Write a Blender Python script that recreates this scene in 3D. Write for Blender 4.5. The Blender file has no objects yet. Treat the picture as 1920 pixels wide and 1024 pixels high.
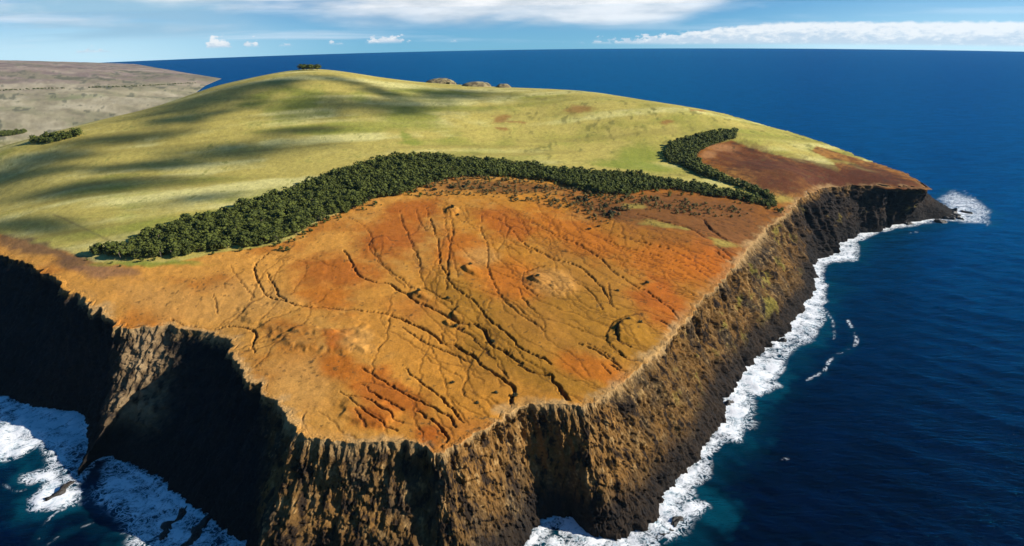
import bpy, bmesh, math, random, json
import numpy as np
from mathutils import Matrix, Vector
random.seed(7); RNG = np.random.default_rng(7)
SC = bpy.context.scene; COL = SC.collection
# ------------------------------------------------------------------ camera
HC = 437.0; PITCH = math.radians(21.3); ROLL = math.radians(-0.9); DIP = math.radians(3.2)
RE = HC * math.cos(DIP) / (1 - math.cos(DIP))          # curvature radius of the sea
cam = bpy.data.cameras.new('camera'); co = bpy.data.objects.new('camera', cam); COL.objects.link(co)
cam.sensor_width = 36.0; cam.lens = 36.0 * 1280 / 1920; cam.clip_start = 1.0; cam.clip_end = 120000
co.matrix_world = Matrix.Translation((0, 0, HC)) @ Matrix.Rotation(math.pi / 2 - PITCH, 4, 'X') @ Matrix.Rotation(ROLL, 4, 'Z')
SC.camera = co
# ------------------------------------------------------------------ light
SUN_EL = math.radians(26.0); SUN_AZ = math.radians(96.0)   # azimuth from +Y towards +X
SC.view_settings.view_transform = 'Standard'; SC.view_settings.look = 'None'
SC.view_settings.exposure = 0.75; SC.view_settings.gamma = 1.0; SC.view_settings.use_curve_mapping = False
sun = bpy.data.lights.new('sun', 'SUN'); sun.energy = 4.6; sun.angle = math.radians(0.5); sun.color = (1.0, 0.93, 0.82)
so = bpy.data.objects.new('sun', sun); COL.objects.link(so)
SUND = Vector((math.sin(SUN_AZ) * math.cos(SUN_EL), math.cos(SUN_AZ) * math.cos(SUN_EL), math.sin(SUN_EL)))
so.rotation_euler = SUND.to_track_quat('Z', 'Y').to_euler(); so.location = SUND * 3000
SC.cycles.max_bounces = 6; SC.cycles.volume_bounces = 0; SC.cycles.transparent_max_bounces = 12
SC.cycles.caustics_reflective = False; SC.cycles.caustics_refractive = False

class NT:
    """small node-tree helper"""
    def __init__(s, tree): s.t = tree; s.n = tree.nodes; s.l = tree.links
    def new(s, typ, **kw):
        nd = s.n.new(typ)
        for k, v in kw.items():
            if k.startswith('i_'):
                s.put(nd.inputs[k[2:].replace('_', ' ')], v)
            else: setattr(nd, k, v)
        return nd
    def put(s, sock, v):
        if hasattr(v, 'node'): s.l.new(v, sock)
        else: sock.default_value = v
    def math(s, op, a, b=0.0, c=0.0, clamp=False):
        nd = s.n.new('ShaderNodeMath'); nd.operation = op; nd.use_clamp = clamp
        s.put(nd.inputs[0], a); s.put(nd.inputs[1], b); s.put(nd.inputs[2], c); return nd.outputs[0]
    def step(s, x, a, b, lo=0.0, hi=1.0):
        nd = s.n.new('ShaderNodeMapRange'); nd.interpolation_type = 'SMOOTHSTEP'
        s.put(nd.inputs[0], x); s.put(nd.inputs[1], a); s.put(nd.inputs[2], b); s.put(nd.inputs[3], lo); s.put(nd.inputs[4], hi)
        return nd.outputs[0]
    def mix(s, f, a, b, typ='MIX'):
        nd = s.n.new('ShaderNodeMix'); nd.data_type = 'RGBA'; nd.blend_type = typ
        s.put(nd.inputs[0], f); s.put(nd.inputs[6], a); s.put(nd.inputs[7], b); return nd.outputs[2]
    def noise(s, vec, scale, detail=4.0, rough=0.55, dist=0.0):
        nd = s.n.new('ShaderNodeTexNoise'); s.put(nd.inputs['Vector'], vec)
        nd.inputs['Scale'].default_value = scale; nd.inputs['Detail'].default_value = detail
        nd.inputs['Roughness'].default_value = rough; nd.inputs['Distortion'].default_value = dist
        return nd.outputs['Fac']
    def comb(s, x, y, z):
        nd = s.n.new('ShaderNodeCombineXYZ'); s.put(nd.inputs[0], x); s.put(nd.inputs[1], y); s.put(nd.inputs[2], z); return nd.outputs[0]
    def attr(s, name):
        nd = s.n.new('ShaderNodeAttribute'); nd.attribute_name = name; return nd
    def bump(s, h, strength, dist, normal=None):
        nd = s.n.new('ShaderNodeBump'); s.put(nd.inputs['Height'], h); nd.inputs['Strength'].default_value = strength
        nd.inputs['Distance'].default_value = dist
        if normal is not None: s.put(nd.inputs['Normal'], normal)
        return nd.outputs[0]

def new_mat(name):
    m = bpy.data.materials.new(name); m.use_nodes = True; m.node_tree.nodes.clear()
    t = NT(m.node_tree); out = t.new('ShaderNodeOutputMaterial'); return m, t, out

# ------------------------------------------------------------------ world: sky with clouds
w = bpy.data.worlds.new('World'); SC.world = w; w.use_nodes = True; w.node_tree.nodes.clear()
t = NT(w.node_tree)
tc = t.new('ShaderNodeTexCoord'); gen = tc.outputs['Generated']
sp = t.new('ShaderNodeSeparateXYZ'); t.put(sp.inputs[0], gen)
X, Y, Z = sp.outputs
az = t.math('MULTIPLY', t.math('ARCTAN2', X, Y), 57.29578)                       # degrees right of +Y
el = t.math('ADD', t.math('MULTIPLY', t.math('ARCSINE', Z), 57.29578), math.degrees(DIP))   # degrees above the sea horizon
elp = t.math('MAXIMUM', el, 0.0)
# the sky seen from the sea horizon up: the lowest degrees stretched so that the band over the sea is already blue
ze = t.math('ADD', t.math('MULTIPLY', elp, 0.92), t.math('MULTIPLY', t.step(elp, 0.0, 9.0), 7.0))
zr = t.math('ADD', t.math('MULTIPLY', ze, 0.0174533), 0.07)
ca = t.math('COSINE', zr); azr = t.math('ARCTAN2', X, Y)
vec = t.comb(t.math('MULTIPLY', t.math('SINE', azr), ca), t.math('MULTIPLY', t.math('COSINE', azr), ca), t.math('SINE', zr))
sky = t.new('ShaderNodeTexSky'); sky.sky_type = 'NISHITA'; sky.sun_disc = False
sky.sun_elevation = SUN_EL; sky.sun_rotation = SUN_AZ; sky.altitude = 400; sky.air_density = 1.0; sky.dust_density = 0.35; sky.ozone_density = 2.0
t.put(sky.inputs['Vector'], vec)
SKYTINT = (0.14, 0.86, 1.34, 1)
skyc = t.mix(1.0, sky.outputs[0], SKYTINT, 'MULTIPLY')
# pale band towards the horizon, stronger to the left and right of the view
side = t.math('MAXIMUM', t.step(az, -8.0, -34.0), t.math('MULTIPLY', t.step(az, 14.0, 36.0), 0.7))
lowr = t.math('MULTIPLY', t.step(az, 4.0, 24.0), t.step(el, 1.0, .2))
pale = t.math('MULTIPLY', t.math('ADD', t.math('MULTIPLY', lowr, .45), t.math('ADD', t.math('MULTIPLY', side, 0.82), 0.24)), t.step(el, 5.5, 0.0), clamp=True)
CW_ = 13.0
skyc = t.mix(pale, skyc, (CW_ * .62, CW_ * .88, CW_ * 0.98, 1))
def cloud_layer(base, mask, col):
    return t.mix(mask, base, col)
# thin stretched streaks low in the sky
v1 = t.comb(t.math('MULTIPLY', az, 0.05), t.math('MULTIPLY', el, 0.95), 3.7)
n1 = t.noise(v1, 1.0, 5.0, 0.55, 0.4)
streak = t.math('MULTIPLY', t.step(n1, 0.5, 0.72), t.step(el, 0.2, 0.8))
streak = t.math('MULTIPLY', t.math('MULTIPLY', streak, t.step(el, 11.0, 5.0)), t.math('ADD', 0.25, t.math('MULTIPLY', t.step(az, 2.0, -22.0), 0.6)))
skyc = cloud_layer(skyc, streak, (CW_ * .86, CW_ * .93, CW_ * 1.0, 1))
# grey-blue undersides on the left
v4 = t.comb(t.math('MULTIPLY', az, 0.06), t.math('MULTIPLY', el, 1.1), 8.2)
n4 = t.noise(v4, 1.0, 5.0, 0.5, 0.3)
gm = t.math('MULTIPLY', t.math('MULTIPLY', t.step(n4, 0.42, 0.58), t.step(az, -16.0, -25.0)), t.math('MULTIPLY', t.step(el, 1.2, 2.0), t.step(el, 9.0, 5.0)))
skyc = cloud_layer(skyc, t.math('MULTIPLY', gm, 0.8), (CW_ * .34, CW_ * .55, CW_ * .70, 1))
# big soft cloud whose base hangs into the top of the view
v2 = t.comb(t.math('MULTIPLY', az, 0.085), t.math('MULTIPLY', el, 0.42), 1.3)
n2 = t.noise(v2, 1.0, 6.0, 0.52, 0.2)
den = t.math('ADD', n2, t.math('MULTIPLY', t.step(t.math('ABSOLUTE', t.math('SUBTRACT', az, 3.0)), 22.0, 7.0), 0.26))
den = t.math('ADD', den, t.math('MULTIPLY', t.step(el, 1.6, 4.6), 0.26))
den = t.math('SUBTRACT', den, t.math('MULTIPLY', t.step(el, 7.0, 13.0), 0.5))
big = t.math('MULTIPLY', t.step(den, 0.58, .92), t.step(el, 1.15, 2.3))
shade = t.noise(t.comb(t.math('MULTIPLY', az, 0.16), t.math('MULTIPLY', el, 0.8), 6.1), 1.0, 4.0)
bigc = t.mix(t.step(shade, 0.35, 0.65), (CW_ * .62, CW_ * .68, CW_ * .74, 1), (CW_ * 1.0, CW_ * 1.0, CW_ * 1.0, 1))
skyc = cloud_layer(skyc, t.math('MULTIPLY', big, 0.92), bigc)
# cumulus bank along the horizon, solid on the right, single puffs to the left
n3 = t.noise(t.comb(t.math('MULTIPLY', az, 1.5), t.math('MULTIPLY', el, 2.6), 2.2), 1.0, 7.0, 0.62, 0.2)
n3b = t.noise(t.comb(t.math('MULTIPLY', az, 1.3), t.math('MULTIPLY', el, 3.2), 9.4), 1.0, 6.0, 0.66)
top = t.math('SUBTRACT', t.math('MULTIPLY', t.step(az, -3.0, 9.0), 1.3), 0.65)
top = t.math('ADD', top, t.math('MULTIPLY', t.step(az, 6.0, 22.0), 1.25))            # height of the cloud tops, degrees
for c_, w_, h_ in ((-21.9, 1.3, 1.6), (-19.6, .8, 1.35), (-17.2, .9, 1.15), (-9.6, 2.6, 1.4), (-4.5, 1.0, 1.0), (-13.5, 1.2, .9), (-30.0, 2.0, 1.2)):
    top = t.math('MAXIMUM', top, t.math('SUBTRACT', t.math('MULTIPLY', t.step(t.math('ABSOLUTE', t.math('SUBTRACT', az, c_)), w_ * 1.5, w_ * .25), h_ + .55), .75))
amp = t.step(az, 20.0, 8.0, 0.55, 2.2)
hgt = t.math('SUBTRACT', t.math('ADD', top, t.math('MULTIPLY', t.math('SUBTRACT', n3, .5), amp)), el)
basel = t.step(az, -6.0, 14.0, .72, .32)
cum = t.math('MULTIPLY', t.step(hgt, -.04, .22), t.step(el, t.math('SUBTRACT', basel, .12), t.math('ADD', basel, .16)))
lit = t.math('ADD', t.math('MULTIPLY', n3b, 1.0), t.math('MULTIPLY', t.step(el, 0.3, 1.7), 0.30))
cumc = t.mix(t.step(lit, 0.48, 0.80), (CW_ * .60, CW_ * .70, CW_ * .80, 1), (CW_ * 1.02, CW_ * 1.0, CW_ * .97, 1))
skyc = cloud_layer(skyc, t.math('MULTIPLY', cum, 0.93), cumc)
# ordinary scattered cloud higher up, out of the view
nz = t.math('MAXIMUM', Z, 0.08)
v5 = t.comb(t.math('DIVIDE', X, nz), t.math('DIVIDE', Y, nz), 0.7)
n5 = t.noise(v5, 0.55, 6.0, 0.55)
hi = t.math('MULTIPLY', t.step(n5, 0.53, 0.68), t.step(el, 10.0, 22.0))
skyc = cloud_layer(skyc, t.math('MULTIPLY', hi, 0.16), (CW_ * .75, CW_ * .79, CW_ * .85, 1))
bg = t.new('ShaderNodeBackground'); t.put(bg.inputs[0], skyc); bg.inputs[1].default_value = 0.05
wo = t.new('ShaderNodeOutputWorld'); t.l.new(bg.outputs[0], wo.inputs[0])

# ------------------------------------------------------------------ surveyed data, metres, camera stands over (0, 0)
GULLIES = [[[[-229.0,876.7],[-217.2,854.6],[-201.7,818.1],[-192.6,800.7],[-171.8,783.7],[-151.2,779.0],[-140.1,762.5],[-125.7,751.0],[-110.9,733.1],[-90.5,715.9],[-75.0,701.4],[-60.1,687.4],[-48.0,681.6],[-38.2,681.7],[-30.9,668.3],[-25.6,648.1],[-17.9,635.7],[-8.6,628.8],[-1.3,617.0],[9.3,605.6]],3.6,4],[[[4.4,605.5],[15.8,594.5],[26.2,590.1],[36.6,587.4],[37.8,578.3],[43.7,563.6],[50.8,546.8],[50.4,537.1]],4.2,6],[[[-42.2,683.6],[-32.0,672.1],[-28.7,657.1],[-23.7,646.3]],6,5],[[[-173.4,1030.4],[-162.4,980.5],[-146.4,928.1],[-134.9,885.7],[-121.8,846.2],[-116.4,809.1],[-107.0,774.5]],2.2,2],[[[-134.2,1040.1],[-122.2,989.6],[-109.8,942.9],[-100.2,893.3],[-94.9,847.2],[-83.8,810.0],[-74.8,779.9],[-60.2,756.3],[-44.3,733.8],[-33.1,708.0],[-22.6,687.7],[-8.7,668.4],[0.8,650.0],[9.9,632.4],[20.6,622.4],[32.9,612.8],[37.9,606.5]],3,3.2],[[[-95.5,1027.5],[-85.1,957.7],[-85.6,894.1],[-84.9,853.2],[-82.3,820.5],[-82.1,789.6],[-80.2,765.4]],2.2,2],[[[-149.5,1039.2],[-138.1,988.7],[-123.2,948.7],[-120.1,969.0]],2,1.6],[[[-20.5,1003.6],[-4.2,970.1],[6.0,944.4],[15.7,913.3],[32.5,893.2],[44.2,879.2],[55.3,862.6],[76.1,853.1],[93.1,832.8],[104.2,807.8],[110.8,788.5],[114.4,764.6],[115.5,741.5]],3.2,3.4],[[[28.2,993.1],[51.2,967.5],[75.3,937.1],[94.3,919.8],[106.9,896.4],[120.9,868.8],[131.0,837.5],[143.8,813.7],[154.5,795.9],[168.2,784.2],[179.6,763.3],[189.2,747.3],[193.1,726.3],[196.0,716.3]],2.8,2.6],[[[123.4,952.1],[143.5,927.9],[165.9,908.5],[188.9,896.7],[210.8,881.8],[231.9,871.3]],2.4,2],[[[-196.3,714.8],[-160.7,709.7],[-141.5,703.3],[-121.7,691.0],[-104.3,677.2],[-89.3,663.9],[-80.4,651.1],[-74.0,642.1],[-60.8,640.5],[-50.8,628.4],[-41.2,618.3],[-33.5,606.7]],3.6,4],[[[-60.8,640.5],[-50.8,628.4],[-41.2,618.3],[-33.5,606.7]],4.4,4.5],[[[-34.2,605.0],[-19.6,589.0],[-7.2,575.3],[-0.5,560.5],[-3.1,547.4],[-0.7,530.7]],4.2,5],[[[-327.5,868.4],[-333.5,835.9],[-332.6,825.9],[-322.8,802.6],[-306.6,772.6],[-295.0,755.9],[-278.3,742.8],[-263.0,733.6],[-247.3,722.1],[-226.3,720.5],[-198.8,717.0]],2.6,3],[[[-312.3,812.1],[-293.9,780.9],[-279.8,755.2],[-266.3,737.9]],2.8,3.4],[[[-121.5,675.1],[-108.0,659.9],[-90.8,641.9],[-75.0,631.5],[-59.4,619.7],[-44.3,608.2]],2.4,2.2],[[[70.5,647.4],[81.0,639.8],[89.2,630.4],[97.2,621.3],[103.3,612.2]],3.6,4],[[[78.4,799.3],[92.2,780.8],[100.5,757.7],[105.1,726.2]],2.6,2.6],[[[121.3,800.1],[121.5,785.2],[117.7,741.8],[124.4,729.5]],2.2,2],[[[-45.1,1009.0],[-43.3,953.8],[-34.3,909.6],[-31.2,833.5],[-24.7,796.6],[-17.6,762.1],[-6.8,734.5],[7.4,708.7],[22.9,688.4],[35.8,669.1]],2.2,2],[[[165.8,716.1],[174.8,709.7],[180.6,698.6]],4,4.5],[[[-67.7,683.4],[-59.1,671.8],[-46.9,660.7],[-30.9,635.6],[-19.4,615.1]],2.6,2.4],[[[-69.7,683.4],[-61.3,675.7],[-54.3,671.9]],4,3.5],[[[104.4,646.5],[110.0,633.3],[116.0,624.0],[131.9,619.8]],3.4,3.2],[[[-148.2,592.2],[-135.5,579.9],[-121.7,569.5],[-109.8,557.8],[-96.5,546.3],[-84.0,537.7],[-71.4,526.5],[-59.5,518.3],[-54.2,510.3],[-50.3,500.0]],3,3.2],[[[-152.9,547.4],[-135.4,542.2],[-119.8,527.3],[-108.5,516.6],[-97.5,506.0]],2.6,2.8],[[[-87.2,524.1],[-73.0,510.5],[-64.5,502.7],[-59.5,490.1],[-56.7,482.9],[-60.2,471.4],[-62.3,462.5]],3.4,4],[[[-144.9,566.3],[-130.6,552.0],[-117.1,540.9],[-107.7,532.6],[-98.4,524.3]],2.4,2.2],[[[-108.0,594.3],[-93.4,575.7],[-77.8,557.8],[-62.7,537.6],[-51.8,521.0],[-44.6,507.8]],2.8,3],[[[-142.5,524.5],[-134.9,514.3],[-128.6,501.9]],2.4,2],[[[-16.3,605.2],[-10.8,592.4],[-5.5,579.9]],2.2,2],[[[88.8,610.4],[95.3,591.8]],2.6,2.6],[[[98.0,611.5],[104.0,602.5],[117.1,594.6]],3,2.6],[[[8.5,778.0],[10.3,753.7],[20.1,726.5],[33.4,701.1]],2.2,1.8],[[[-177.8,844.6],[-154.3,813.5],[-135.1,788.8],[-121.7,769.6],[-106.5,769.7],[-85.0,746.7],[-69.0,729.0]],2.2,1.8],[[[-386.8,705.9],[-367.4,692.7],[-354.8,691.0],[-331.2,681.6],[-319.5,687.5],[-304.0,683.4],[-285.3,675.0],[-276.4,660.4],[-272.5,637.6],[-264.8,626.0]],3.2,3.4],[[[-359.4,757.0],[-350.5,738.5],[-340.4,716.7]],2.2,2],[[[-363.8,830.1],[-343.4,797.6],[-319.2,764.6],[-307.6,748.5]],2,1.2],[[[232.6,869.1],[249.8,859.2],[263.0,844.5]],3,2.6],[[[307.4,1042.0],[308.5,1004.3],[318.8,981.7]],4,3.5],[[[296.8,942.7],[307.8,925.4],[316.7,902.9]],5,4],[[[219.0,809.8],[227.6,788.7],[232.4,780.6]],3,2.6],[[[290.8,1117.6],[306.4,1106.8],[318.6,1095.5]],4,3],[[[-250.5,1001.9],[-208.9,951.4],[-188.2,877.9],[-165.9,828.9],[-130.3,769.5]],2.4,1.6],[[[-107.8,1041.8],[-97.6,977.2],[-87.7,909.2],[-67.3,800.1]],2.2,1.6],[[[78.3,650.0],[97.9,626.5],[108.2,603.1]],3,2.8],[[[-160.7,553.3],[-135.5,525.2],[-112.7,502.2],[-100.0,494.4]],2.6,2.4],[[[151.1,626.8],[140.3,621.9],[129.8,620.5],[120.1,622.5],[111.9,628.0],[105.7,636.4],[102.0,647.4],[101.1,660.3],[103.2,674.3],[108.4,688.5],[116.4,701.7],[126.6,712.7],[138.3,720.5],[150.4,724.3]],2.2,1.3],[[[38.6,748.9],[31.6,753.2],[25.4,759.3],[20.2,766.9],[16.3,775.7],[13.8,785.3],[12.9,795.3],[13.7,805.4],[16.2,814.9],[20.4,823.5],[26.0,830.6],[32.9,836.0],[40.7,839.3],[48.9,840.3]],2.2,1.6],[[[-173.8,856.2],[-179.0,857.8],[-184.3,862.7],[-189.2,870.4],[-193.1,880.2],[-195.7,891.3],[-196.7,902.6],[-195.9,912.8],[-193.3,920.9],[-189.2,925.8],[-184.1,927.0],[-178.5,924.3],[-173.0,918.0],[-168.3,909.0]],2,1.2],[[[-50.7,683.1],[-53.7,682.1],[-56.8,682.1],[-59.9,683.2],[-62.8,685.3],[-65.3,688.4],[-67.3,692.2],[-68.7,696.6],[-69.4,701.3],[-69.3,706.0],[-68.5,710.5],[-66.9,714.5],[-64.7,717.8],[-61.9,720.0]],2.2,1.4],[[[-4.0,892.5],[-5.1,897.5],[-5.1,901.9],[-4.0,905.5],[-1.9,908.0],[1.1,909.2],[4.8,909.1],[8.9,907.6],[13.2,904.8],[17.3,901.0],[21.1,896.4],[24.2,891.3],[26.4,886.1],[27.6,881.1]],2.2,1.3],[[[129.2,704.7],[116.9,687.7],[112.5,661.6],[123.3,646.0]],4,3],[[[200.5,1043.3],[232.6,1013.2],[270.0,995.4],[287.1,966.2]],5,5],[[[308.8,1053.8],[309.1,1016.7],[323.1,977.4]],6,6],[[[290.6,920.0],[305.6,904.6],[328.8,892.3]],6,6],[[[240.5,1094.0],[280.7,1075.1],[328.4,1087.0]],4,4],[[[149.5,952.5],[185.0,931.7],[225.9,906.4],[268.7,866.2]],3,2.6]]
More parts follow.
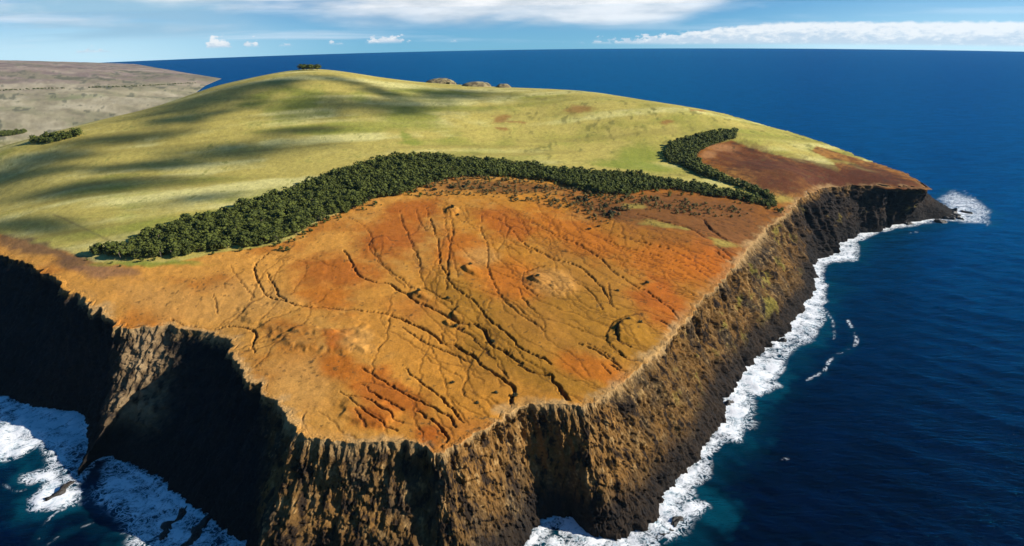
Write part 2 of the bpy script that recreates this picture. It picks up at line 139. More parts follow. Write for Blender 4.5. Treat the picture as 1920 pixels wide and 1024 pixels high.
PAIRS = [[-1492.1,1325.9,-1450.0,1130.0],[-1485.7,1322.5,-1450.0,1130.0],[-1477.4,1318.2,-1450.0,1130.0],[-1467.7,1313.1,-1450.0,1130.0],[-1457.3,1307.6,-1450.0,1130.0],[-1446.7,1302.0,-1450.0,1130.0],[-1436.0,1296.4,-1450.0,1130.0],[-1425.3,1290.8,-1449.9,1130.0],[-1414.7,1285.2,-1449.4,1129.7],[-1404.0,1279.6,-1447.7,1129.0],[-1393.3,1274.0,-1444.3,1127.6],[-1382.7,1268.4,-1438.7,1125.2],[-1372.0,1262.8,-1431.0,1121.9],[-1361.3,1257.2,-1421.6,1117.9],[-1350.7,1251.6,-1411.0,1113.4],[-1340.0,1246.0,-1400.0,1108.8],[-1329.3,1240.4,-1388.9,1104.0],[-1318.7,1234.8,-1377.8,1099.3],[-1308.0,1229.2,-1366.7,1094.6],[-1297.3,1223.6,-1355.6,1089.9],[-1286.7,1218.0,-1344.4,1085.1],[-1276.0,1212.4,-1333.3,1080.4],[-1265.3,1206.8,-1322.2,1075.7],[-1254.7,1201.2,-1311.1,1071.0],[-1244.0,1195.6,-1300.0,1066.2],[-1233.3,1190.0,-1288.9,1061.5],[-1222.7,1184.4,-1277.8,1056.8],[-1212.0,1178.8,-1266.7,1052.1],[-1201.3,1173.2,-1255.6,1047.4],[-1190.7,1167.6,-1244.4,1042.6],[-1180.0,1162.0,-1233.3,1037.9],[-1169.3,1156.4,-1222.2,1033.2],[-1158.7,1150.8,-1211.1,1028.5],[-1148.0,1145.2,-1200.0,1023.8],[-1137.3,1139.6,-1188.9,1019.0],[-1126.7,1134.0,-1177.8,1014.3],[-1116.0,1128.4,-1166.7,1009.6],[-1105.3,1122.8,-1155.6,1004.9],[-1094.7,1117.1,-1144.4,1000.1],[-1084.0,1111.4,-1133.3,995.4],[-1073.4,1105.6,-1122.2,990.7],[-1062.8,1099.9,-1111.1,986.0],[-1052.1,1094.1,-1100.0,981.2],[-1041.5,1088.4,-1089.0,976.6],[-1030.9,1082.7,-1078.3,972.0],[-1020.2,1076.9,-1068.3,967.8],[-1009.6,1071.2,-1059.0,963.8],[-998.9,1065.4,-1050.0,960.0],[-988.3,1059.7,-1041.2,955.4],[-977.7,1053.9,-1032.1,950.7],[-967.0,1048.2,-1022.3,945.6],[-956.4,1042.4,-1011.9,940.2],[-945.7,1036.7,-1001.1,934.6],[-935.1,1031.0,-990.2,928.9],[-924.5,1025.2,-979.3,923.3],[-913.8,1019.5,-968.5,917.6],[-903.2,1013.7,-957.6,912.0],[-892.6,1008.0,-946.7,906.3],[-881.9,1002.2,-935.9,900.7],[-871.3,996.5,-925.0,895.0],[-860.6,990.7,-914.1,889.3],[-850.0,985.0,-903.3,883.7],[-839.8,978.4,-892.4,878.0],[-829.7,971.9,-881.5,872.4],[-819.5,965.3,-870.7,866.7],[-809.4,958.7,-859.8,861.1],[-799.2,952.2,-848.9,855.4],[-789.1,945.6,-838.0,849.8],[-778.9,939.0,-827.2,844.1],[-768.8,932.5,-816.3,838.5],[-758.6,925.9,-805.4,832.8],[-748.4,919.3,-795.0,826.3],[-738.3,912.7,-785.0,818.9],[-728.1,906.2,-775.0,811.6],[-718.0,899.6,-765.0,804.2],[-707.8,893.0,-754.9,796.8],[-697.2,886.5,-744.9,789.5],[-686.6,879.9,-734.9,782.1],[-676.0,873.3,-724.9,774.7],[-665.4,866.8,-714.9,767.3],[-654.8,860.2,-704.9,760.0],[-644.2,853.7,-694.9,752.6],[-633.6,847.1,-684.9,745.2],[-623.6,839.2,-674.0,740.3],[-613.5,831.4,-662.2,737.7],[-603.5,823.5,-650.4,735.1],[-593.4,815.7,-638.7,732.5],[-583.4,807.8,-627.2,728.6],[-573.3,800.0,-615.9,723.4],[-563.7,792.2,-604.6,718.3],[-554.5,784.5,-593.4,713.1],[-545.4,776.7,-582.1,707.9],[-536.2,769.0,-570.2,704.1],[-527.0,761.3,-557.6,701.7],[-517.8,753.5,-544.9,699.2],[-508.6,745.8,-532.3,696.8],[-499.5,738.1,-518.7,693.1],[-489.4,729.3,-504.0,688.1],[-479.4,720.5,-496.3,678.2],[-469.7,712.0,-488.7,668.3],[-460.8,704.1,-481.7,658.2],[-451.4,698.0,-475.3,647.8],[-443.5,693.3,-468.9,637.3],[-437.6,689.6,-462.8,626.5],[-432.8,687.0,-457.0,615.3],[-428.0,685.9,-451.1,604.1],[-422.0,684.5,-447.6,592.4],[-414.2,682.6,-446.4,580.2],[-404.7,682.3,-445.2,568.0],[-394.7,687.7,-444.9,580.1],[-383.7,693.5,-444.6,592.2],[-370.3,689.7,-438.2,604.1],[-356.6,685.7,-429.4,606.3],[-344.4,678.9,-418.2,598.7],[-332.2,672.1,-406.5,591.0],[-321.8,664.5,-394.2,583.2],[-313.3,656.0,-382.7,575.5],[-304.7,647.5,-372.2,568.1],[-296.2,639.0,-361.6,560.7],[-289.8,627.5,-351.1,553.3],[-283.4,616.1,-340.8,545.3],[-277.0,604.7,-330.5,537.3],[-270.5,593.2,-320.1,529.3],[-263.3,583.1,-309.8,522.3],[-255.2,574.3,-299.4,516.3],[-247.0,565.4,-289.0,510.2],[-238.9,556.6,-278.6,504.2],[-230.6,547.5,-268.1,497.1],[-222.1,538.2,-257.6,490.1],[-213.6,528.9,-247.1,482.3],[-205.3,519.8,-236.5,473.8],[-198.1,510.2,-226.0,465.3],[-191.5,501.4,-215.7,457.1],[-185.7,493.6,-205.5,448.9],[-179.0,488.0,-195.2,440.7],[-170.3,484.5,-183.8,435.7],[-161.9,483.1,-172.4,430.6],[-152.5,482.5,-160.9,425.6],[-141.9,481.8,-149.3,422.0],[-130.5,481.2,-137.4,420.0],[-117.8,480.5,-125.4,418.0],[-103.8,479.8,-113.5,416.8],[-90.6,479.1,-101.5,416.6],[-81.5,474.9,-89.5,416.4],[-74.7,471.0,-74.6,417.4],[-66.9,466.3,-59.7,418.4],[-60.4,465.8,-47.0,423.7],[-55.6,470.7,-34.3,429.0],[-49.6,476.7,-21.5,434.2],[-42.0,483.9,-12.5,442.6],[-32.4,492.5,-3.5,450.9],[-21.5,502.0,5.6,459.2],[-12.2,511.7,13.3,469.2],[-4.7,521.7,19.8,480.8],[4.9,529.1,26.3,492.4],[16.4,533.9,36.1,502.9],[27.9,536.7,45.4,502.7],[39.0,537.3,54.3,491.8],[49.0,537.8,59.4,479.7],[57.4,538.7,69.8,473.5],[64.0,539.8,85.3,473.2],[69.3,540.7,98.0,478.5],[73.7,543.1,110.7,483.8],[78.0,547.3,121.3,493.3],[83.3,552.5,131.9,502.7],[89.9,559.0,140.0,513.7],[96.7,567.3,145.6,526.2],[104.0,576.6,151.2,538.7],[111.7,586.4,158.4,549.3],[119.5,596.3,167.2,557.9],[127.3,606.2,176.0,566.5],[135.5,616.4,184.2,576.2],[143.6,626.4,191.9,586.9],[150.9,635.8,199.7,597.7],[158.0,645.0,207.4,608.4],[165.3,654.6,214.8,618.7],[171.6,665.3,222.1,628.7],[178.1,676.3,229.3,638.8],[184.7,687.3,236.5,648.8],[191.2,698.3,243.7,658.8],[197.7,709.3,246.0,671.9],[204.3,720.3,248.3,685.0],[210.6,731.5,250.6,698.1],[217.0,742.7,257.8,708.4],[223.4,753.9,265.0,718.8],[229.8,765.0,272.2,729.1],[236.2,776.2,279.4,739.4],[242.9,787.0,286.7,750.0],[249.9,797.5,294.0,760.8],[257.0,807.9,301.2,771.6],[264.0,818.3,308.5,782.4],[271.0,828.7,316.7,792.6],[278.1,838.8,325.7,802.0],[285.2,848.7,334.7,811.4],[292.4,858.5,343.7,820.9],[299.6,868.3,352.7,830.3],[306.7,878.1,361.4,839.7],[313.9,887.9,369.9,849.0],[321.0,897.8,378.4,858.3],[327.4,908.0,386.8,867.6],[333.0,918.7,395.3,877.0],[338.6,929.4,401.8,887.2],[344.1,940.1,408.2,897.5],[349.7,950.7,414.7,907.8],[355.3,961.4,421.1,918.1],[360.9,972.1,427.6,928.4],[366.4,982.8,434.0,938.6],[372.8,993.1,440.6,948.8],[379.2,1003.5,447.3,958.8],[385.6,1013.8,454.0,968.8],[392.0,1024.2,460.7,978.8],[398.4,1034.6,467.4,988.8],[404.8,1044.9,474.1,998.8],[411.2,1055.3,480.8,1008.8],[417.6,1065.6,487.5,1018.8],[424.0,1076.0,494.2,1028.9],[432.1,1085.5,500.9,1038.9],[440.1,1095.0,507.6,1048.9],[448.2,1104.5,512.3,1060.3],[456.2,1114.0,516.9,1071.8],[464.3,1123.5,521.6,1083.3],[472.4,1133.0,526.2,1094.7],[480.4,1142.5,530.9,1106.2],[488.5,1152.0,535.5,1117.6],[495.6,1162.5,540.0,1128.8],[502.7,1173.1,544.4,1139.6],[509.8,1183.7,548.6,1150.1],[516.9,1194.3,553.9,1159.7],[524.0,1204.9,562.5,1167.5],[531.1,1215.4,571.2,1175.5],[538.7,1225.5,580.3,1183.8],[546.8,1235.2,589.6,1192.2],[554.9,1244.8,599.1,1200.8],[563.0,1254.4,607.9,1209.8],[571.0,1264.1,616.0,1219.2],[579.1,1273.7,624.1,1228.6],[587.2,1283.3,632.2,1238.0],[595.3,1293.0,640.2,1247.3],[603.4,1302.6,647.9,1256.3],[611.4,1312.2,655.4,1264.8],[621.1,1319.3,662.4,1273.0],[632.2,1323.7,669.9,1279.7],[643.4,1328.2,677.8,1285.8],[654.5,1332.6,685.9,1292.0],[665.7,1337.0,694.4,1298.6],[676.9,1341.5,703.2,1305.3],[688.0,1345.9,711.9,1312.1],[699.7,1347.8,720.4,1318.6],[712.0,1347.0,728.5,1324.8],[724.2,1346.3,736.1,1330.7],[736.4,1345.5,743.7,1336.2],[748.7,1344.8,751.6,1341.1],[760.9,1344.0,759.7,1346.1],[773.1,1343.3,768.0,1351.2],[785.3,1342.5,776.5,1356.4],[797.5,1341.7,785.3,1361.8],[809.7,1340.9,794.3,1367.3],[821.9,1340.1,803.8,1372.0],[834.1,1339.3,813.3,1376.0],[841.1,1345.1,822.2,1379.6],[843.0,1357.3,830.6,1383.1],[844.9,1369.3,838.9,1386.5],[846.6,1380.5,847.6,1390.1],[848.2,1390.6,857.1,1394.0],[849.5,1399.4,867.5,1398.3],[850.7,1406.8,878.5,1402.9],[851.6,1413.0,889.9,1407.6],[852.4,1418.2,901.4,1412.3],[853.2,1423.0,914.2,1414.4],[853.9,1427.6,927.1,1416.6],[854.6,1432.4,939.9,1418.7],[855.4,1437.2,952.8,1420.9],[856.1,1441.7,962.9,1426.9],[856.6,1445.3,970.3,1436.9],[857.0,1447.8,977.7,1446.9],[857.2,1449.3,985.1,1456.9],[857.3,1450.1,992.5,1466.8],[856.8,1451.1,986.2,1477.1],[855.8,1453.4,980.0,1487.4],[854.2,1457.3,973.7,1497.6],[851.6,1463.1,967.5,1507.9],[848.3,1470.9,961.2,1518.2],[844.3,1480.1,955.0,1528.4],[839.8,1490.4,948.7,1538.7],[835.1,1501.3,942.5,1549.0],[830.3,1512.5,936.2,1559.2],[825.4,1523.9,930.0,1569.5],[820.5,1535.3,923.7,1579.8],[815.6,1546.4,917.5,1590.0],[811.1,1557.0,911.2,1600.3],[806.8,1567.0,905.0,1610.6],[802.7,1576.3,898.7,1620.8],[798.5,1585.2,892.7,1631.4],[793.8,1594.1,887.0,1642.2],[788.8,1603.5,881.3,1653.0],[783.5,1613.6,875.5,1663.8],[777.8,1624.2,869.8,1674.6],[772.1,1635.1,864.1,1685.4],[766.4,1645.9,858.4,1696.2],[760.8,1656.5,852.6,1707.0],[755.6,1666.4,846.9,1717.8],[750.8,1675.4,841.2,1728.6],[746.5,1683.5,835.4,1739.4],[742.1,1691.0,828.9,1749.6],[736.5,1698.4,821.7,1759.2],[730.4,1706.3,814.4,1768.7],[723.6,1715.2,807.1,1778.3],[716.3,1724.7,799.8,1787.9],[708.9,1734.3,792.5,1797.4],[701.7,1743.7,785.3,1807.0],[694.6,1752.9,778.0,1816.6],[687.6,1761.9,770.7,1826.2],[680.2,1770.6,762.9,1835.4],[672.7,1779.5,755.0,1844.7],[664.9,1788.7,747.2,1854.0],[656.9,1798.2,739.3,1863.3],[648.9,1807.6,731.4,1872.6],[640.9,1817.1,723.6,1881.9],[632.9,1826.6,715.7,1891.2],[624.8,1835.9,707.9,1900.5],[616.6,1844.9,699.8,1909.5],[608.4,1854.0,691.6,1918.5],[600.2,1863.1,683.5,1927.4],[592.0,1872.1,675.4,1936.4],[583.8,1881.2,667.2,1945.4],[575.6,1890.2,659.1,1954.4],[567.4,1899.3,651.0,1963.4],[559.0,1908.1,642.8,1972.4],[550.2,1916.7,634.3,1981.2],[541.4,1925.2,625.5,1989.8],[532.6,1933.7,616.7,1998.4],[523.9,1942.3,607.8,2007.0],[515.1,1950.8,599.0,2015.6],[506.3,1959.4,590.2,2024.2],[497.5,1967.9,581.3,2032.9],[488.8,1976.5,572.5,2041.5],[480.0,1985.0,563.6,2050.1],[471.7,1993.8,554.8,2058.7],[463.3,2002.5,546.3,2067.6],[455.0,2011.2,537.8,2076.4],[446.7,2020.0,529.3,2085.3],[438.3,2028.7,520.8,2094.2],[430.0,2037.5,512.3,2103.1],[421.7,2046.2,503.8,2112.0],[413.3,2055.0,495.3,2120.9],[405.0,2063.8,487.0,2129.6],[396.7,2072.5,478.8,2138.1],[388.3,2081.2,470.9,2146.4],[380.0,2090.0,463.3,2154.4],[372.9,2100.0,456.5,2163.2],[365.7,2110.0,449.9,2172.5],[358.6,2120.0,443.1,2182.0],[351.4,2130.0,436.1,2191.8],[344.3,2140.0,428.9,2201.8],[337.1,2150.0,421.7,2211.9],[330.0,2160.0,414.5,2222.0],[322.9,2170.0,407.3,2232.1],[315.7,2180.0,400.1,2242.2],[308.6,2190.0,392.9,2252.3],[301.4,2200.0,385.7,2262.4],[294.3,2210.0,378.5,2272.5],[287.1,2220.0,371.3,2282.6],[280.0,2230.0,364.5,2292.9],[273.7,2240.2,358.1,2303.2],[267.3,2250.5,351.7,2313.6],[261.0,2260.7,345.2,2324.0],[254.6,2271.0,338.8,2334.4],[248.3,2281.2,332.4,2344.8],[242.0,2291.5,326.0,2355.2],[235.6,2301.7,319.5,2365.6],[229.3,2312.0,313.1,2376.0],[222.9,2322.2,306.7,2386.4],[216.6,2332.4,300.2,2396.8],[210.2,2342.7,293.8,2407.2],[203.9,2352.9,287.4,2417.5],[197.6,2363.2,280.9,2427.9],[191.2,2373.4,274.5,2438.3],[184.9,2383.7,268.1,2448.7],[178.5,2393.9,261.7,2459.1],[172.2,2404.1,255.2,2469.5],[165.9,2414.4,248.8,2479.9],[159.5,2424.6,242.4,2490.3],[153.2,2434.9,235.9,2500.6],[146.8,2445.1,229.5,2510.7],[140.4,2455.3,223.1,2520.9],[134.0,2465.5,216.7,2531.0],[127.7,2475.7,210.3,2541.2],[121.3,2486.0,203.9,2551.4],[114.9,2496.2,197.4,2561.5],[108.5,2506.4,191.0,2571.7],[102.1,2516.6,184.6,2581.8],[95.7,2526.8,178.2,2592.0],[89.4,2537.0,171.8,2602.2],[83.0,2547.2,165.4,2612.3],[76.6,2557.4,158.9,2622.5],[70.2,2567.7,152.5,2632.6],[63.8,2577.9,146.1,2642.8],[57.4,2588.1,139.7,2653.0],[51.1,2598.3,133.3,2663.1],[44.7,2608.5,126.9,2673.3],[38.3,2618.7,120.4,2683.4],[31.9,2628.9,114.0,2693.6],[25.5,2639.1,107.6,2703.8],[19.3,2649.1,101.2,2713.9],[13.5,2658.5,94.8,2724.1],[8.2,2666.9,88.4,2734.2],[3.4,2674.6,81.9,2744.4],[-1.6,2681.4,74.2,2753.5],[-8.0,2687.2,65.2,2761.6],[-15.1,2693.6,56.3,2769.7],[-22.9,2700.6,47.3,2777.8],[-31.4,2708.3,38.3,2785.9],[-40.3,2716.3,29.3,2793.9],[-49.3,2724.3,20.3,2802.0],[-58.2,2732.4,11.3,2810.1],[-67.2,2740.4,2.3,2818.2],[-76.1,2748.5,-6.7,2826.3],[-85.1,2756.6,-15.7,2834.4],[-94.0,2764.6,-24.7,2842.4],[-103.0,2772.7,-33.6,2850.5],[-111.9,2780.7,-42.6,2858.6],[-120.9,2788.8,-51.6,2866.7],[-129.9,2796.9,-60.6,2874.8],[-138.8,2804.9,-69.6,2882.9],[-147.8,2813.0,-78.6,2890.9],[-156.7,2821.0,-87.6,2899.0],[-165.7,2829.1,-96.6,2907.1],[-174.6,2837.2,-105.6,2915.2],[-183.6,2845.2,-114.6,2923.3],[-192.5,2853.3,-123.6,2931.4],[-201.5,2861.3,-132.5,2939.5],[-210.4,2869.4,-141.5,2947.5],[-219.4,2877.5,-150.5,2955.6],[-228.4,2885.5,-159.5,2963.7],[-237.3,2893.6,-168.5,2971.8],[-246.3,2901.6,-177.5,2979.9],[-255.2,2909.7,-186.5,2988.0],[-264.2,2917.8,-195.5,2996.0],[-272.9,2925.6,-204.5,3004.1],[-281.1,2933.0,-213.5,3012.2],[-288.5,2939.7,-222.5,3020.3],[-295.2,2945.7,-231.4,3028.4],[-301.8,2951.1,-240.4,3036.5],[-309.4,2955.5,-250.8,3042.5],[-317.6,2960.2,-261.2,3048.6],[-326.7,2965.6,-271.5,3054.6],[-336.6,2971.3,-281.9,3060.7],[-347.0,2977.4,-292.3,3066.7],[-357.4,2983.5,-302.7,3072.8],[-367.8,2989.6,-313.0,3078.9],[-378.3,2995.7,-323.4,3084.9],[-388.7,3001.7,-333.8,3091.0],[-399.1,3007.8,-344.1,3097.0],[-409.6,3013.9,-354.5,3103.1],[-420.0,3020.0,-364.9,3109.1],[-430.3,3026.0,-375.2,3115.2],[-440.3,3031.8,-385.6,3121.2],[-449.9,3037.5,-396.0,3127.3],[-459.4,3043.0,-406.4,3133.4],[-468.8,3048.5,-416.7,3139.4],[-478.3,3054.0,-427.1,3145.5],[-488.2,3059.8,-437.5,3151.5],[-498.3,3065.7,-447.8,3157.6],[-508.7,3071.7,-458.2,3163.6],[-519.1,3077.8,-468.6,3169.7],[-529.6,3083.9,-478.9,3175.7],[-540.0,3090.0,-489.3,3181.8],[-550.4,3096.1,-499.7,3187.8],[-560.9,3102.2,-510.1,3193.9],[-571.3,3108.3,-520.4,3200.0],[-581.7,3114.3,-530.8,3206.0],[-592.2,3120.4,-541.2,3212.1],[-602.6,3126.5,-551.5,3218.1],[-613.0,3132.6,-561.9,3224.2],[-623.5,3138.7,-572.3,3230.2],[-633.9,3144.8,-582.7,3236.3],[-644.3,3150.9,-593.0,3242.3],[-654.8,3157.0,-603.4,3248.4],[-665.2,3163.0,-613.8,3254.5],[-675.7,3169.1,-624.1,3260.5],[-686.1,3175.2,-634.5,3266.6],[-696.5,3181.3,-644.9,3272.6],[-707.0,3187.4,-655.2,3278.7],[-717.4,3193.5,-665.6,3284.7],[-727.8,3199.6,-676.0,3290.8],[-738.3,3205.7,-686.4,3296.8],[-748.7,3211.7,-696.7,3302.9],[-759.1,3217.8,-707.1,3309.0],[-769.6,3223.9,-717.5,3315.0],[-780.0,3230.0,-727.8,3321.1],[-790.4,3236.1,-738.2,3327.1],[-800.9,3242.2,-748.6,3333.2],[-811.3,3248.3,-758.9,3339.2],[-821.7,3254.3,-769.3,3345.3],[-832.2,3260.4,-779.7,3351.3],[-842.6,3266.5,-790.1,3357.4],[-853.0,3272.6,-800.4,3363.4],[-863.4,3278.7,-810.7,3369.5],[-873.3,3284.4,-820.6,3375.2],[-882.2,3289.6,-829.4,3380.4],[-889.4,3293.8,-836.6,3384.6],[-892.3,3295.5,-839.4,3386.2]]
SHORE = [[-1450.0,1130.0],[-1050.0,960.0],[-800.0,830.0],[-679.8,741.5],[-632.8,731.2],[-576.5,705.3],[-526.0,695.6],[-504.0,688.1],[-484.8,663.4],[-465.7,632.1],[-448.2,598.6],[-445.2,568.0],[-444.6,592.2],[-435.0,610.1],[-412.7,594.9],[-388.0,579.2],[-351.1,553.3],[-315.0,525.3],[-278.6,504.2],[-252.4,486.5],[-226.0,465.3],[-195.2,440.7],[-155.2,423.1],[-119.5,417.0],[-89.5,416.4],[-59.7,418.4],[-21.5,434.2],[10.1,463.4],[26.3,492.4],[41.0,508.2],[54.3,491.8],[62.0,473.7],[85.3,473.2],[110.7,483.8],[137.2,507.4],[154.0,544.9],[180.4,570.8],[211.2,613.7],[243.7,658.8],[250.6,698.1],[283.1,744.6],[312.2,787.9],[357.2,835.0],[395.3,877.0],[437.2,943.8],[507.6,1048.9],[551.8,1157.8],[603.8,1205.2],[664.7,1275.6],[741.7,1335.0],[798.3,1369.8],[901.4,1412.3],[959.2,1422.0],[992.5,1466.8],[895.6,1626.0],[832.6,1744.8],[770.7,1826.2],[707.9,1900.5],[638.8,1976.9],[554.8,2058.7],[461.3,2156.4],[367.7,2287.7],[239.2,2495.5],[78.7,2749.5],[-240.4,3036.5],[-847.1,3390.7]]
BELT = [[-567.6,871.9],[-539.3,856.6],[-500.4,850.1],[-443.4,849.2],[-402.9,872.2],[-357.2,885.9],[-324.8,899.0],[-303.1,927.6],[-285.1,978.0],[-260.4,1010.3],[-234.2,1044.4],[-206.4,1080.7],[-165.8,1102.7],[-143.9,1146.0],[-118.8,1173.5],[-73.7,1202.6],[-26.1,1209.3],[21.8,1203.7],[78.7,1193.4],[113.3,1155.6],[147.1,1128.5],[203.1,1137.0],[243.1,1178.5],[290.7,1199.6],[344.8,1183.6],[402.3,1182.1],[455.4,1167.1],[475.0,1173.4],[475.3,1190.8],[429.4,1206.7],[365.4,1224.6],[300.0,1241.9],[234.0,1264.2],[163.6,1265.0],[103.7,1269.9],[44.0,1290.3],[-6.9,1294.6],[-78.7,1305.0],[-160.7,1306.1],[-238.4,1281.2],[-271.0,1241.0],[-331.3,1167.7],[-381.6,1088.1],[-427.3,1021.0],[-462.2,984.7],[-508.7,946.4],[-536.3,893.3]]
GROVE = [[534.7,1614.5],[456.3,1567.4],[396.6,1522.1],[349.5,1480.4],[325.1,1423.8],[320.6,1375.9],[342.0,1359.7],[359.9,1322.5],[377.1,1287.5],[406.6,1264.3],[438.3,1235.2],[477.0,1195.6],[475.5,1226.0],[434.9,1256.8],[406.1,1298.9],[387.7,1348.2],[381.5,1396.4],[396.0,1445.7],[439.2,1500.6],[514.8,1563.8]]
LEFTGROVE = [[-979.9,1409.0],[-928.7,1394.8],[-890.7,1426.0],[-908.1,1452.8],[-956.4,1441.2],[-994.1,1438.3]]
LEFTGROVE2 = [[-1895.9,2506.9],[-1835.7,2532.9],[-1820.9,2593.5],[-1850.1,2637.4],[-1917.4,2622.4],[-1955.7,2590.7]]
SCRUB = [[-152.0,1137.3],[-118.4,1167.8],[-73.2,1193.6],[-25.9,1200.0],[40.6,1193.8],[96.7,1180.6],[138.9,1135.9],[202.1,1130.9],[258.2,1136.3],[341.0,1133.7],[428.1,1142.5],[374.0,1088.9],[276.0,1055.0],[208.8,1065.8],[179.5,1044.9],[146.9,992.1],[102.1,1033.8],[36.1,1064.4],[-24.4,1091.4],[-77.3,1097.0],[-138.3,1092.2]]
SOIL = [[-754.9,963.9],[-681.0,922.9],[-615.8,889.8],[-581.0,867.1],[-549.2,848.4],[-492.7,834.3],[-439.3,839.6],[-400.9,867.0],[-356.6,884.1],[-324.8,899.0],[-303.6,929.6],[-286.2,982.2],[-261.8,1016.8],[-236.7,1058.2],[-198.7,1147.0],[-171.6,1226.2],[-76.5,1260.0],[42.7,1253.8],[119.9,1227.4],[230.4,1242.7],[335.8,1224.9],[431.0,1211.8],[479.8,1209.6],[487.1,1224.8],[431.7,1280.0],[401.1,1357.9],[381.6,1410.6],[398.9,1481.6],[502.0,1553.9],[568.4,1494.5],[655.3,1472.5],[695.2,1401.9],[713.3,1497.1],[687.9,1553.7],[724.1,1611.0],[802.1,1530.8],[1100,1500],[1200,1000],[900,500],[0,200],[-800,400],[-1400,900],[-1300,1130],[-1000,1050]]
